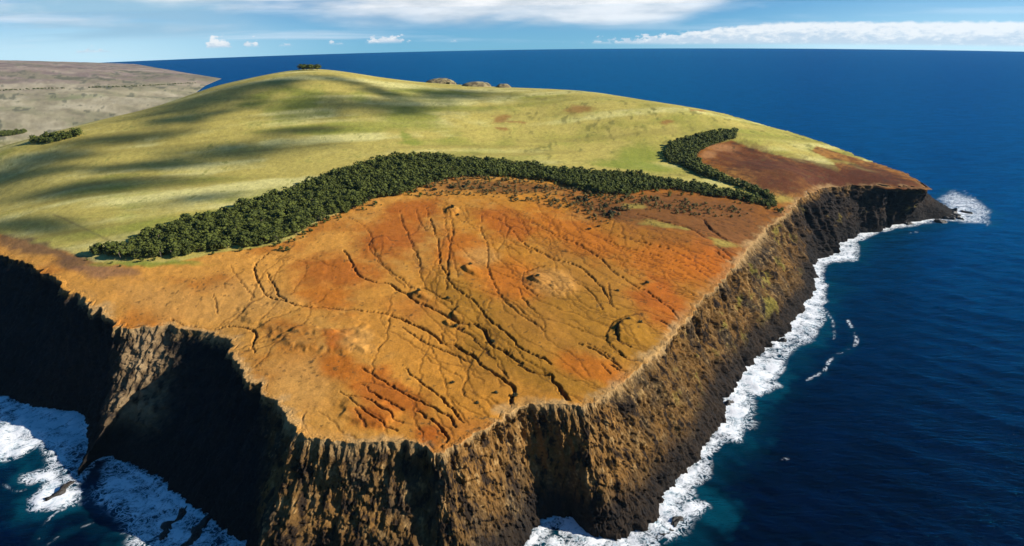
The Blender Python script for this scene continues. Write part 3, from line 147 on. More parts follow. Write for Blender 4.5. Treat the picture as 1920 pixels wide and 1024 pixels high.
PATCHES = [[121.9,756.4,99.4,-98.9,-60.3,-169.4,0.33,0.15,0.022],[21.4,646.6,99.7,-66.4,-25.8,-116.6,0.33,0.15,0.022],[101.7,699.8,59.4,-55.0,-22.6,-65.6,0.31,0.145,0.016],[-1.3,625.4,64.7,-55.0,-10.8,-42.0,0.31,0.145,0.016],[-57.3,742.5,52.8,-60.4,-11.2,-53.4,0.31,0.145,0.016],[50.8,588.3,42.4,-26.2,-9.9,-35.4,0.31,0.145,0.016],[-224.4,812.9,63.3,-11.2,9.8,-53.6,0.35,0.085,0.008],[-171.2,933.3,52.3,27.4,17.5,-79.1,0.35,0.085,0.008],[-153.1,1034.4,49.7,2.8,5.5,-45.0,0.35,0.085,0.008],[-121.2,553.9,43.7,-24.8,-1.8,-36.1,0.35,0.085,0.008],[-128.7,513.7,23.4,0.0,3.5,-19.0,0.35,0.085,0.008],[-180.8,644.6,23.9,-8.1,2.9,-21.8,0.35,0.085,0.008],[-6.9,983.6,52.8,-45.8,-8.8,-63.4,0.35,0.085,0.008],[-70.0,489.8,20.4,-0.4,1.8,-18.1,0.35,0.085,0.008],[182.9,768.6,27.0,-35.7,-30.1,-65.7,0.35,0.085,0.008],[287.2,921.8,52.8,20.9,-23.8,-87.4,0.35,0.085,0.008],[-0.1,803.0,46.4,-16.2,-5.8,-70.0,0.42,0.12,0.01],[94.6,951.0,70.7,-85.0,-17.3,-62.4,0.42,0.12,0.01],[227.1,877.4,77.7,-13.3,-19.7,-64.7,0.42,0.12,0.01],[78.3,599.7,39.5,-16.2,-6.9,-26.4,0.42,0.12,0.01],[-169.6,593.7,39.4,-17.4,1.8,-25.7,0.42,0.12,0.01],[-228.0,744.0,39.9,-8.6,8.0,-39.2,0.42,0.12,0.01],[-72.6,882.8,44.1,-16.1,-0.6,-70.4,0.42,0.12,0.01],[49.9,791.2,32.3,-10.3,-5.4,-40.0,0.5,0.25,0.06],[-158.4,644.6,24.7,-7.9,2.2,-21.6,0.5,0.25,0.06],[-396.1,737.9,106.8,-33.0,14.0,-44.0,0.5,0.25,0.06],[-204.1,566.6,33.3,-35.8,-8.2,-41.0,0.5,0.25,0.06],[-311.9,748.6,63.0,-20.8,11.1,-47.3,0.5,0.25,0.06],[-42.8,866.8,28.7,1.7,1.1,-31.4,0.5,0.25,0.06],[128.9,680.4,25.7,4.7,-5.5,-33.8,0.31,0.145,0.016],[131.1,658.2,35.8,6.3,-5.8,-34.2,0.31,0.145,0.016],[282.3,1045.4,133.8,-48.2,-42.6,-131.8,0.25,0.095,0.016],[250.4,1057.3,155.7,-46.7,-23.4,-83.7,0.15,0.06,0.016],[351.2,1014.6,60.8,31.3,-29.7,-96.5,0.15,0.06,0.016],[337.3,1119.9,115.1,-12.5,-22.9,-69.9,0.15,0.06,0.016],[-6.9,1151.9,137.9,-6.2,-0.7,-39.9,0.15,0.06,0.016],[163.3,1050.3,52.3,-38.7,-9.1,-39.5,0.15,0.06,0.016],[225.6,999.5,33.3,-14.3,-4.7,-17.0,0.3,0.24,0.05],[315.9,953.2,20.0,-1.3,-6.3,-16.4,0.3,0.24,0.05],[203.1,1083.3,19.2,-0.7,-3.4,-17.0,0.3,0.24,0.05],[502.2,1216.4,19.3,-1.3,-9.5,-22.0,0.3,0.24,0.05],[262.9,982.8,15.8,-1.4,-3.8,-12.8,0.3,0.24,0.05],[-673.5,910.8,88.9,-47.1,14.9,-29.6,0.12,0.07,0.04],[-581.3,854.9,54.9,-22.2,10.7,-22.0,0.12,0.07,0.04],[-519.6,819.0,55.3,-13.8,11.6,-24.0,0.24,0.12,0.06],[503.8,1440.2,91.3,-45.3,-46.6,-123.0,0.09,0.027,0.011],[648.8,1399.4,110.1,-52.6,-40.9,-84.5,0.09,0.027,0.011],[772.7,1421.9,48.6,-78.4,-37.4,-64.3,0.09,0.027,0.011],[513.8,1278.3,58.1,-10.6,-15.0,-34.5,0.09,0.027,0.011],[651.7,1351.8,103.9,16.4,-13.7,-30.2,0.09,0.027,0.011],[550.2,1350.8,98.6,-32.4,-43.8,-101.9,0.09,0.027,0.011],[709.5,1383.5,83.2,-32.7,-23.9,-46.4,0.09,0.027,0.011],[791.2,1369.6,45.9,-36.9,-21.2,-36.3,0.09,0.027,0.011],[464.5,1506.0,49.0,5.1,-8.7,-28.5,0.34,0.16,0.06],[424.7,1445.5,25.5,9.4,-8.1,-30.3,0.34,0.16,0.06],[754.1,1480.9,26.0,-18.9,-8.2,-15.4,0.3,0.24,0.05],[618.8,1501.7,41.3,-15.5,-6.6,-15.2,0.3,0.24,0.05],[713.3,1497.1,20.3,-12.5,-6.3,-12.5,0.3,0.24,0.05],[676.5,1452.4,25.3,-10.6,-7.0,-14.5,0.17,0.12,0.04],[631.3,1471.7,25.2,-9.7,-5.2,-11.5,0.17,0.12,0.04],[761.0,1445.5,20.7,-18.3,-6.9,-12.6,0.17,0.12,0.04],[-196.7,1392.0,29.5,6.5,3.0,-25.1,0.2,0.24,0.03],[-218.5,1435.3,9.7,2.3,4.7,-36.3,0.2,0.24,0.03],[269.3,1406.9,68.8,11.8,-12.0,-69.1,0.2,0.24,0.03],[245.9,1333.6,93.5,-8.8,-7.1,-36.5,0.2,0.24,0.03],[-473.9,838.8,79.8,-5.8,3.7,-7.9,0.2,0.24,0.03],[-19.3,1620.4,17.4,3.2,0.2,-35.3,0.27,0.13,0.035],[17.9,1603.7,24.6,-3.0,-0.5,-11.1,0.27,0.13,0.035],[-24.8,1538.8,13.9,-8.2,-1.1,-15.2,0.27,0.13,0.035],[168.6,1693.2,36.2,-1.7,-3.1,-33.3,0.27,0.13,0.035],[367.3,1614.4,20.8,3.4,-3.2,-15.9,0.27,0.13,0.035],[473.6,1737.2,29.3,28.4,-7.2,-26.4,0.27,0.13,0.035]]
BUMPS = [[133.0,683.6,20.2,-5.0,-7.5,-27.9,4.6,0.7,1],[134.8,663.3,37.3,6.7,-7.7,-44.0,1.6,0.8,0],[-49.4,819.6,18.5,-16.0,-1.5,-12.0,4.6,0.7,1],[37.5,797.8,15.2,-8.4,-2.2,-13.8,5,0.7,1],[49.9,791.2,31.0,-9.9,-5.4,-40.0,1.2,0.7,0],[-98.5,744.8,19.4,-9.7,-0.1,-10.5,3.6,0.7,1],[-56.3,703.6,14.6,-5.0,-0.5,-17.1,3.5,0.75,1],[-115.3,752.9,6.4,0.0,1.0,-8.2,1.6,0.6,0],[-65.6,681.8,10.5,-7.1,-0.7,-6.6,3,0.7,1],[-158.4,644.6,23.5,-7.6,2.2,-21.6,1.0,0.6,0],[-180.9,899.4,18.4,0.7,4.4,-27.0,1.5,0.6,0],[-90.3,1031.6,9.1,0.6,1.3,-18.0,1.6,0.6,0],[176.7,805.5,10.0,2.0,-1.4,-7.5,3,0.7,1],[-90.0,1027.2,11.6,0.8,1.2,-17.8,3,0.7,1],[10.8,1099.6,8.8,0.8,-0.2,-12.9,2,0.7,1],[-203.5,645.3,53.6,-11.6,5.1,-24.5,3,0.7,0],[-239.8,695.0,77.0,-18.6,8.6,-36.7,2,0.8,0],[-130.1,521.3,29.4,-8.0,1.8,-22.9,2,0.7,0]]
CLOUDSHADE = [[-674.8,1692.6,131.4,98.1,69.8,-171.4],[-581.2,1816.1,50.2,59.6,21.7,-64.5],[-778.7,1401.9,149.2,31.8,25.7,-49.6],[-542.0,1316.3,177.9,48.6,29.3,-76.1],[-874.4,1318.7,109.5,-15.3,17.1,-29.0],[-331.1,1634.3,260.4,58.4,18.2,-103.0],[-337.9,1785.0,77.8,-33.9,9.1,-71.5],[-145.6,1827.5,148.9,21.2,6.9,-102.0],[-666.7,1135.9,143.9,25.1,23.5,-43.2],[-488.5,1072.7,77.4,40.9,11.8,-26.3],[-687.4,972.9,139.4,-39.6,21.6,-37.0],[-897.2,1258.6,148.4,-38.1,23.1,-35.5],[-726.4,1510.3,77.2,60.2,24.2,-49.6],[-640.0,1236.6,107.3,20.5,14.8,-31.0],[-440.8,1438.9,94.2,21.8,8.1,-28.7],[-441.1,1860.8,71.8,-13.2,10.4,-54.6]]
FOAM = [[[[-702.6,772.4],[-621.2,743.4],[-580.4,711.3],[-530.9,703.8],[-501.5,691.4],[-465.7,632.1],[-451.3,594.1],[-460.3,576.9],[-493.3,598.9],[-518.1,631.7],[-528.4,605.3],[-566.9,588.4]],6,1.0],[[[-501.6,612.0],[-464.1,581.3],[-446.3,558.2],[-453.9,532.5],[-469.3,540.5],[-471.5,568.7],[-496.1,565.2],[-501.9,578.0],[-483.6,586.2]],5,0.95],[[[-467.8,538.2],[-450.4,551.8],[-436.2,563.6],[-423.1,539.4],[-435.9,528.3],[-454.2,525.0]],5,1.0],[[[-416.4,543.1],[-423.7,584.5],[-427.3,611.8],[-403.2,592.8],[-382.5,579.1],[-345.8,553.2],[-312.4,525.2],[-280.9,509.9],[-265.2,488.8],[-259.9,469.2],[-308.7,464.1],[-339.6,474.8],[-361.6,501.3],[-391.6,530.9]],10,0.85],[[[-264.6,469.3],[-260.4,488.7],[-247.1,485.1],[-229.5,462.3]],5,0.9],[[[16.8,457.0],[20.5,492.5],[34.4,482.1],[49.9,470.1],[84.6,468.1],[105.4,480.6],[139.6,507.4],[155.3,537.0],[175.9,513.8],[152.5,479.6],[126.9,470.4],[96.4,455.4]],6,1.0],[[[433.4,934.2],[510.8,1060.7],[523.4,1048.3],[481.7,962.2],[438.1,879.0],[413.1,846.1],[384.9,831.0]],5,0.8],[[[300.6,774.0],[356.0,831.9],[384.9,831.0],[348.3,772.5],[322.5,739.5],[324.4,726.6],[292.2,708.9],[277.1,721.7]],5,1.0],[[[240.3,653.5],[253.6,704.0],[279.5,709.3],[281.2,685.6],[254.8,642.6],[242.4,613.0],[219.7,613.5]],5,1.0],[[[566.1,1191.8],[597.9,1196.4],[675.0,1275.2],[658.2,1218.2],[625.6,1160.5],[580.3,1156.7],[552.0,1135.7]],6,0.9],[[[1018.6,1571.9],[1101.4,1655.8],[1105.0,1567.9],[1076.3,1476.2],[1004.7,1376.2],[954.5,1386.1],[969.0,1438.1]],14,0.5],[[[1046.9,1555.9],[1043.2,1500.0],[983.9,1396.7],[948.2,1398.2]],8,0.95]]
STREAK = [[[[496.1,913.1],[481.3,857.2],[464.0,828.5],[420.6,796.2],[396.2,764.2],[366.7,742.2]],2.4,0.8],[[[482.0,972.5],[472.7,913.9],[445.9,845.1]],2.5,0.6],[[[-426.6,485.9],[-434.6,510.1],[-428.5,524.4],[-422.7,531.7]],2,0.55],[[[-414.4,477.8],[-406.5,492.1],[-395.7,502.8],[-389.4,505.4]],1.7,0.5],[[[-518.0,565.8],[-493.2,552.9],[-483.6,554.3]],1.6,0.6],[[[538.5,620.3],[541.0,617.2]],2,0.9],[[[276.5,582.5],[286.4,586.7]],2.5,0.6],[[[803.7,1318.0],[841.5,1327.1],[868.5,1308.2]],3,0.5],[[[1089.9,1544.4],[1062.4,1455.1],[992.6,1357.6]],4,0.6],[[[1088.6,1645.6],[1130.6,1670.8],[1114.2,1582.3]],4,0.5]]
SPOTS = {"shrub":[[-58.7,570.7],[-33.5,537.8],[-16.7,554.5],[1.2,550.8],[130.3,777.9],[-127.9,1120.9],[-101.2,1136.5],[-79.6,1138.6],[44.7,1152.2],[123.6,1094.7],[157.4,1032.8],[169.6,1058.7],[-92.1,1033.8],[-82.4,1012.2],[-54.1,832.4],[32.2,799.0],[-111.5,752.9],[-76.2,742.3],[-21.4,646.3],[171.5,803.0],[116.3,971.1],[131.3,983.4],[131.3,702.6],[143.9,697.6],[-62.4,677.2],[113.0,1104.2],[152.6,1066.7],[96.7,1180.6],[-52.4,1141.4],[-158.0,1110.8]],"summit":[[-601.6,2062.0],[-584.9,2047.0],[-572.7,2041.6],[-560.4,2041.2],[-541.4,2015.4],[-581.5,2018.4],[-558.5,2011.7]],"hill":[[-214.3,2189.9],[-96.1,2061.7],[-16.3,2039.7]],"dome_bush":[[-188.9,2182.4],[-360.6,4478.7],[-334.3,4488.9],[-312.0,4460.1],[-285.8,4471.4]],"fence":[[-706.2,1017.9],[-635.8,966.2],[-565.5,914.0]]}
ROCKS = [[-315.1,500.2,-1.9,-22.7,5,4],[-286.1,489.3,-3.7,-21.9,5,4.5],[-449.4,550.2,-7.0,-15.4,4.5,5],[374.8,850.6,7.1,3.1,4,5],[977.2,1441.9,1.2,-20.8,14,16],[916.9,1395.6,6.5,-8.2,9,8],[147.0,496.6,5.8,4.1,4,3],[252.8,688.7,4.9,5.7,4,4],[130.9,478.1,7.8,5.1,4,2.5],[844.9,1383.1,6.7,-4.2,7,5],[976.6,1476.3,-1.3,-25.8,13,17],[1018.0,1465.7,0.2,-12.9,6,5],[946.6,1418.4,4.1,-12.3,10,11],[973.7,1417.2,-0.6,-12.1,5,5]]
FARCOAST = [[-1892.0,4260.0],[-2131.0,5042.0],[-2282.0,5726.0],[-2952.0,6619.0],[-3916.0,8003.0],[-5374.0,10227.0]]
FAR_AZ = np.array([-70.0,-37.57,-35.37,-33.62,-31.53,-29.97,-28.87,-28.07,-26.57,-16.07])
FAR_Z = np.array([160.9,160.9,146.8,143.2,108.9,87.6,58.0,33.6,22.0,16.0])
CTRL = np.array([[-707.8,893.0,130.0],[-568.3,796.1,125.0],[-459.3,702.8,115.0],[-407.2,680.9,110.0],[-356.6,685.7,108.0],[-296.2,639.0,108.0],[-234.9,552.1,106.0],[-182.6,489.4,103.0],[-145.1,482.0,100.0],[-88.9,479.0,100.0],[-62.6,463.6,99.0],[-38.2,487.5,100.0],[-1.0,526.7,100.0],[53.2,538.0,98.0],[91.0,560.0,97.0],[145.6,628.9,96.0],[204.3,720.3,95.0],[274.5,833.9,95.0],[366.4,982.8,95.0],[488.5,1152.0,95.0],[615.5,1317.1,95.0],[767.1,1343.7,94.0],[858.0,1369.9,92.0],[857.3,1449.9,94.0],[800.8,1580.9,112.0],[743.5,1689.3,130.0],[689.0,1760.2,143.0],[628.9,1831.3,155.0],[563.3,1903.8,167.0],[-1256.3,2161.4,131.9],[-1316.6,2265.1,113.8],[-1196.0,2057.6,142.0],[-1407.1,2420.8,68.7],[-1041.5,2084.3,189.3],[-1095.1,2191.6,173.1],[-987.9,1976.9,197.6],[-1175.6,2352.6,130.8],[-943.3,2053.7,217.2],[-993.3,2162.8,202.1],[-893.2,1944.7,224.4],[-1068.5,2326.4,161.4],[-852.5,2033.5,243.3],[-898.9,2144.2,229.2],[-806.1,1922.9,249.4],[-968.5,2310.2,190.3],[-793.8,2046.4,255.9],[-837.2,2158.3,242.5],[-750.4,1934.6,261.4],[-902.3,2326.1,204.5],[-691.3,2025.3,275.2],[-730.1,2138.8,262.6],[-652.6,1911.7,279.8],[-788.2,2309.2,225.8],[-633.8,2091.1,280.9],[-668.6,2205.9,268.8],[-599.0,1976.2,285.0],[-720.8,2378.2,232.8],[-561.9,2116.7,280.7],[-592.7,2232.7,268.7],[-531.1,2000.7,284.9],[-638.9,2406.6,232.7],[-495.8,2102.3,274.6],[-523.3,2219.1,262.1],[-468.2,1985.5,279.2],[-564.6,2394.3,225.4],[-409.8,2141.1,256.2],[-432.3,2259.0,242.8],[-387.2,2023.3,261.7],[-466.2,2435.8,204.7],[-257.3,2205.0,229.1],[-271.2,2324.2,214.3],[-243.4,2085.9,235.9],[-292.0,2503.0,174.3],[-89.5,2168.2,220.3],[-94.4,2288.1,204.8],[-84.5,2048.3,227.8],[-101.8,2467.9,163.7],[8.8,2120.0,218.8],[9.3,2240.0,202.9],[8.3,2000.0,226.7],[10.0,2420.0,161.2],[220.7,1997.8,216.0],[233.9,2117.1,199.2],[207.6,1878.6,224.7],[253.7,2296.0,156.2],[358.7,1916.7,202.6],[380.8,2034.7,184.6],[336.6,1798.8,212.7],[413.9,2211.6,139.8],[459.2,1843.7,191.8],[488.2,1960.1,172.7],[430.2,1727.2,202.9],[531.7,2134.8,126.2],[-545.7,1127.4,165.7],[-409.4,1493.5,214.5],[-671.5,1306.2,186.7],[-819.0,1207.6,170.5],[-684.1,980.9,147.3],[-541.0,933.3,143.3],[-361.7,969.2,145.0],[-203.5,1246.7,170.5],[52.4,1529.5,178.1],[207.5,1361.9,150.2],[42.7,1253.7,155.0],[312.3,1346.9,141.0],[-189.1,1581.7,209.6],[-155.4,691.1,114.9],[-44.7,921.5,130.5],[108.3,933.1,124.1],[-34.6,635.6,108.1],[-200.7,634.3,111.8],[-248.4,827.7,128.7],[-374.1,796.9,128.3],[266.0,946.5,117.2],[225.7,1160.9,135.0],[503.9,1440.4,129.8],[576.3,1333.2,118.7],[68.9,671.1,107.5],[-128.9,541.4,103.8],[-1007.0,1342.3,175.3],[-1870.0,2600.0,52.0],[-2200.0,2300.0,52.0],[-2300.0,3200.0,42.0],[-1500.0,3000.0,55.0],[-1900.0,1900.0,60.0],[-1400.0,1500.0,110.0],[-1000.0,1250.0,135.0],[-1700.0,1200.0,80.0],[-900.0,3100.0,60.0],[0.0,2900.0,60.0],[700.0,2600.0,40.0]])
def rbf_fit(P, z, lam=2e-4):
    n = len(P); X = P / 500.0
    D = np.sqrt(((X[:, None] - X[None]) ** 2).sum(-1))
    K = np.where(D > 0, D * D * np.log(D + 1e-12), 0) + lam * np.eye(n)
    A = np.zeros((n + 3, n + 3)); A[:n, :n] = K
    A[:n, n] = 1; A[:n, n + 1:] = X; A[n, :n] = 1; A[n + 1:, :n] = X.T
    return np.linalg.solve(A, np.r_[z, 0, 0, 0])
def rbf_eval(P, w, x, y):
    n = len(P); X = P / 500.0; xs = x / 500.0; ys = y / 500.0
    out = w[n] + w[n + 1] * xs + w[n + 2] * ys
    for i in range(n):
        d2 = (xs - X[i, 0]) ** 2 + (ys - X[i, 1]) ** 2
        out = out + w[i] * 0.5 * d2 * np.log(d2 + 1e-12)
    return out
def sstep(a, b, x):
    t = np.clip((x - a) / (b - a), 0, 1)
    return t * t * (3 - 2 * t)
def far_height(x, y):
    r = np.hypot(x, y); az = np.degrees(np.arctan2(x, y))
    ridge = np.interp(az, FAR_AZ, FAR_Z)
    up = 38 + (ridge - 38) * sstep(4200, 9300, r)
    return up * (1 - sstep(9800, 12500, r)) - 60 * sstep(10500, 13000, r)
def base_height(x, y):
    x = np.asarray(x, float); y = np.asarray(y, float)
    z = rbf_eval(CTRL[:, :2], CW, np.clip(x, -2600, 2000), np.clip(y, 200, 3300))
    r = np.hypot(x, y)
    t = sstep(2300, 3300, r) * sstep(-500, -1100, x)
    z = z * (1 - t) + far_height(x, y) * t
    return z

CW = rbf_fit(CTRL[:, :2], CTRL[:, 2])

# ------------------------------------------------------------------ numeric noise
def _h(ix, iy, iz, seed):
    with np.errstate(over='ignore'):
        n = ix.astype(np.uint32) * np.uint32(374761393) + iy.astype(np.uint32) * np.uint32(668265263) + iz.astype(np.uint32) * np.uint32(2147483647) + np.uint32(seed * 974711 + 11)
        n = (n ^ (n >> np.uint32(13))) * np.uint32(1274126177)
        n = n ^ (n >> np.uint32(16))
        n = n * np.uint32(2246822519); n = n ^ (n >> np.uint32(15))
    return (n & np.uint32(0xffff)).astype(np.float32) / 32767.5 - 1.0
def vn2(x, y, seed=0):
    xi = np.floor(x); yi = np.floor(y); fx = (x - xi).astype(np.float32); fy = (y - yi).astype(np.float32)
    xi = xi.astype(np.int64); yi = yi.astype(np.int64); z = np.zeros_like(xi)
    u = fx * fx * fx * (fx * (fx * 6 - 15) + 10); v = fy * fy * fy * (fy * (fy * 6 - 15) + 10)
    a = _h(xi, yi, z, seed); b = _h(xi + 1, yi, z, seed); c = _h(xi, yi + 1, z, seed); d = _h(xi + 1, yi + 1, z, seed)
    return (a + (b - a) * u) * (1 - v) + (c + (d - c) * u) * v
def fbm2(x, y, octv=4, seed=0, gain=0.5):
    o = 0; a = 1.0; s = 0.0
    c, sn = 0.8, 0.6
    for k in range(octv):
        o = o + a * vn2(x, y, seed + k * 17); s += a; a *= gain
        x, y = (x * c - y * sn) * 2.03, (x * sn + y * c) * 2.03
    return o / s
def vn3(x, y, z, seed=0):
    xi = np.floor(x); yi = np.floor(y); zi = np.floor(z)
    fx = (x - xi).astype(np.float32); fy = (y - yi).astype(np.float32); fz = (z - zi).astype(np.float32)
    xi = xi.astype(np.int64); yi = yi.astype(np.int64); zi = zi.astype(np.int64)
    u = fx * fx * (3 - 2 * fx); v = fy * fy * (3 - 2 * fy); q = fz * fz * (3 - 2 * fz)
    o = 0
    for dz in (0, 1):
        a = _h(xi, yi, zi + dz, seed); b = _h(xi + 1, yi, zi + dz, seed); c = _h(xi, yi + 1, zi + dz, seed); d = _h(xi + 1, yi + 1, zi + dz, seed)
        r = (a + (b - a) * u) * (1 - v) + (c + (d - c) * u) * v
        o = o + r * (q if dz else 1 - q)
    return o
def fbm3(x, y, z, octv=4, seed=0, gain=0.5):
    o = 0; a = 1.0; s = 0.0
    for k in range(octv):
        o = o + a * vn3(x, y, z, seed + k * 13); s += a; a *= gain
        x, y, z = (x * 0.8 - y * 0.6) * 2.03, (x * 0.6 + y * 0.8) * 2.03, z * 2.03 + 5.1
    return o / s
def in_poly(x, y, P):
    P = np.asarray(P, float); ins = np.zeros(x.shape, bool)
    for (x0, y0), (x1, y1) in zip(P, np.roll(P, -1, 0)):
        if y0 == y1: continue
        c = ((y0 > y) != (y1 > y)) & (x < (x1 - x0) * (y - y0) / (y1 - y0) + x0)
        ins ^= c
    return ins
def seg_dist(x, y, P, closed=False, reach=None):
    """distance to a polyline and the index of the nearest segment"""
    P = np.asarray(P, float); Q = np.roll(P, -1, 0) if closed else P[1:]
    A = P if closed else P[:-1]
    d = np.full(x.shape, 1e9); idx = np.zeros(x.shape, np.int32)
    for k, (a, b) in enumerate(zip(A, Q)):
        if reach is not None:
            m = (x > min(a[0], b[0]) - reach) & (x < max(a[0], b[0]) + reach) & (y > min(a[1], b[1]) - reach) & (y < max(a[1], b[1]) + reach)
            if not m.any(): continue
            xs, ys = x[m], y[m]
        else: xs, ys = x, y
        e = b - a; L2 = e @ e + 1e-9
        tt = np.clip(((xs - a[0]) * e[0] + (ys - a[1]) * e[1]) / L2, 0, 1)
        q = np.hypot(xs - a[0] - tt * e[0], ys - a[1] - tt * e[1])
        if reach is not None:
            o = d[m]; k2 = q < o; o[k2] = q[k2]; d[m] = o; ii = idx[m]; ii[k2] = k; idx[m] = ii
        else:
            k2 = q < d; d[k2] = q[k2]; idx[k2] = k
    return d, idx
def poly_sd(x, y, P, reach):
    """signed distance, positive inside, valid within reach"""
    P = np.asarray(P, float)
    s = np.full(x.shape, -1e9)
    m = (x > P[:, 0].min() - reach) & (x < P[:, 0].max() + reach) & (y > P[:, 1].min() - reach) & (y < P[:, 1].max() + reach)
    if m.any():
        d, _ = seg_dist(x[m], y[m], P, True)
        s[m] = np.where(in_poly(x[m], y[m], P), d, -d)
    return s
def smooth_line(P, n=4):
    P = np.asarray(P, float)
    Q = np.vstack([2 * P[0] - P[1], P, 2 * P[-1] - P[-2]]); o = []
    for i in range(1, len(Q) - 2):
        for k in range(n):
            u = k / n
            o.append(0.5 * (2 * Q[i] + (Q[i + 1] - Q[i - 1]) * u + (2 * Q[i - 1] - 5 * Q[i] + 4 * Q[i + 1] - Q[i + 2]) * u * u + (3 * Q[i] - Q[i - 1] - 3 * Q[i + 1] + Q[i + 2]) * u ** 3))
    o.append(P[-1]); return np.array(o)
def ell_q(x, y, E):
    """normalised radius in an ellipse given by centre and two half axes"""
    cx, cy, ax, ay, bx, by = E[:6]; det = ax * by - ay * bx
    dx = x - cx; dy = y - cy
    return np.hypot((dx * by - dy * bx) / det, (ax * dy - ay * dx) / det)
def curve_drop(x, y): return (x * x + y * y) / (2 * RE)

# ------------------------------------------------------------------ cliff frame: rim line and shore line
PR = np.array(PAIRS); RIM0 = PR[:, :2]; SHO0 = PR[:, 2:]
def resample():
    mid = (RIM0 + SHO0) / 2
    wgt = np.maximum(np.hypot(*np.diff(RIM0, axis=0).T), np.hypot(*np.diff(SHO0, axis=0).T))
    dist = np.hypot(*((mid[:-1] + mid[1:]) / 2).T)
    y = mid[:-1, 1]
    step = np.clip(dist / 683 * 0.95, 0.7, 60)
    far = np.arange(len(wgt)) > int(len(wgt) * 0.80)
    step = np.where(far & (mid[:-1, 1] > 1720), 25.0, step)
    step = np.where(mid[:-1, 0] < -900, 12.0, step)
    u = np.r_[0, np.cumsum(wgt / step)]
    n = int(u[-1])
    uu = np.linspace(0, u[-1], n)
    f = lambda a: np.interp(uu, u, a)
    R = np.stack([f(RIM0[:, 0]), f(RIM0[:, 1])], 1); S = np.stack([f(SHO0[:, 0]), f(SHO0[:, 1])], 1)
    return R, S, f
R_, S_, interp_u = resample()
arc = np.r_[0, np.cumsum(np.hypot(*np.diff((R_ + S_) / 2, axis=0).T))]
# jagged rim: notches and spurs
out_n = S_ - R_; out_n /= np.hypot(out_n[:, 0], out_n[:, 1])[:, None]
K = 15
pad = np.pad(out_n, ((K, K), (0, 0)), mode='edge'); ker = np.hanning(2 * K + 3)[1:-1]; ker /= ker.sum()
out_n = np.stack([np.convolve(pad[:, c], ker, 'valid') for c in (0, 1)], 1); out_n /= np.hypot(out_n[:, 0], out_n[:, 1])[:, None]
jag = 3.2 * fbm2(arc / 26, arc * 0 + 3.3, 3, 5) + 2.2 * fbm2(arc / 7, arc * 0 + 1.1, 3, 9)
jag = jag - 2.0 * np.abs(fbm2(arc / 14, arc * 0 + 7.7, 2, 21))
wj = 1.35 + 1.0 * sstep(-150, -230, R_[:, 0]) + 1.2 * sstep(430, 600, R_[:, 0])
R_ = R_ + out_n * (jag * wj)[:, None]
# fine shoreline jitter
S_ = S_ + out_n * (3.0 * fbm2(arc / 22, arc * 0 + 9.3, 4, 31))[:, None]
ISLAND = np.vstack([R_[::3], [[-1500, 3600], [-2600, 3600], [-2600, 1300]]])

# ------------------------------------------------------------------ terrain height with bumps, gullies and rills
def smooth_bumps(x, y):
    z = np.zeros_like(x)
    for B in BUMPS:
        wob = 0.22 * fbm2(x / 9, y / 9, 2, 77)
        q = ell_q(x, y, B) + wob
        ux = np.clip(.5 - .5 * (x - B[0]) / (abs(B[2]) + abs(B[4])), 0, 1) if B[8] else 1.0
        z += B[6] * sstep(1.05, B[7], q) * ux
    return z
RILLS = []
def make_rills():
    """flow lines that run downhill over the bare soil"""
    rng = np.random.default_rng(3)
    GX = np.arange(-520, 521, 20.0); GY = np.arange(420, 1261, 20.0)
    mx, my = np.meshgrid(GX, GY); H = base_height(mx.ravel(), my.ravel()).reshape(mx.shape)
    dHy, dHx = np.gradient(H, 20.0)
    n = 0
    while n < 160:
        x = rng.uniform(-420, 420); y = rng.uniform(520, 1150)
        q = np.array([x]), np.array([y])
        if not in_poly(*q, SOIL)[0] or not in_poly(*q, ISLAND)[0]: continue
        if x < -140 and rng.uniform() < .75: continue
        L = rng.uniform(40, 260); pts = [(x, y)]; s = 0; ph = rng.uniform(0, 900); lam = rng.uniform(18, 55); turn = rng.uniform(-.35, .35)
        while s < L:
            i = int(np.clip((x + 520) / 20, 0, len(GX) - 2)); j = int(np.clip((y - 420) / 20, 0, len(GY) - 2))
            fx = (x - GX[i]) / 20; fy = (y - GY[j]) / 20
            bl = lambda D: (D[j, i] * (1 - fx) + D[j, i + 1] * fx) * (1 - fy) + (D[j + 1, i] * (1 - fx) + D[j + 1, i + 1] * fx) * fy
            a = math.atan2(-bl(dHy), -bl(dHx)) + turn + .9 * float(fbm2(np.array([x / lam + ph]), np.array([y / lam]), 2, 55)[0]) + rng.normal(0, .16)
            x += 7 * math.cos(a); y += 7 * math.sin(a); s += 7; pts.append((x, y))
            if not (-500 < x < 500 and 440 < y < 1240) or not in_poly(np.array([x]), np.array([y]), ISLAND)[0]: break
        if len(pts) > 4:
            RILLS.append((pts, rng.uniform(1.3, 1.8), rng.uniform(.4, 1.1))); n += 1
make_rills()
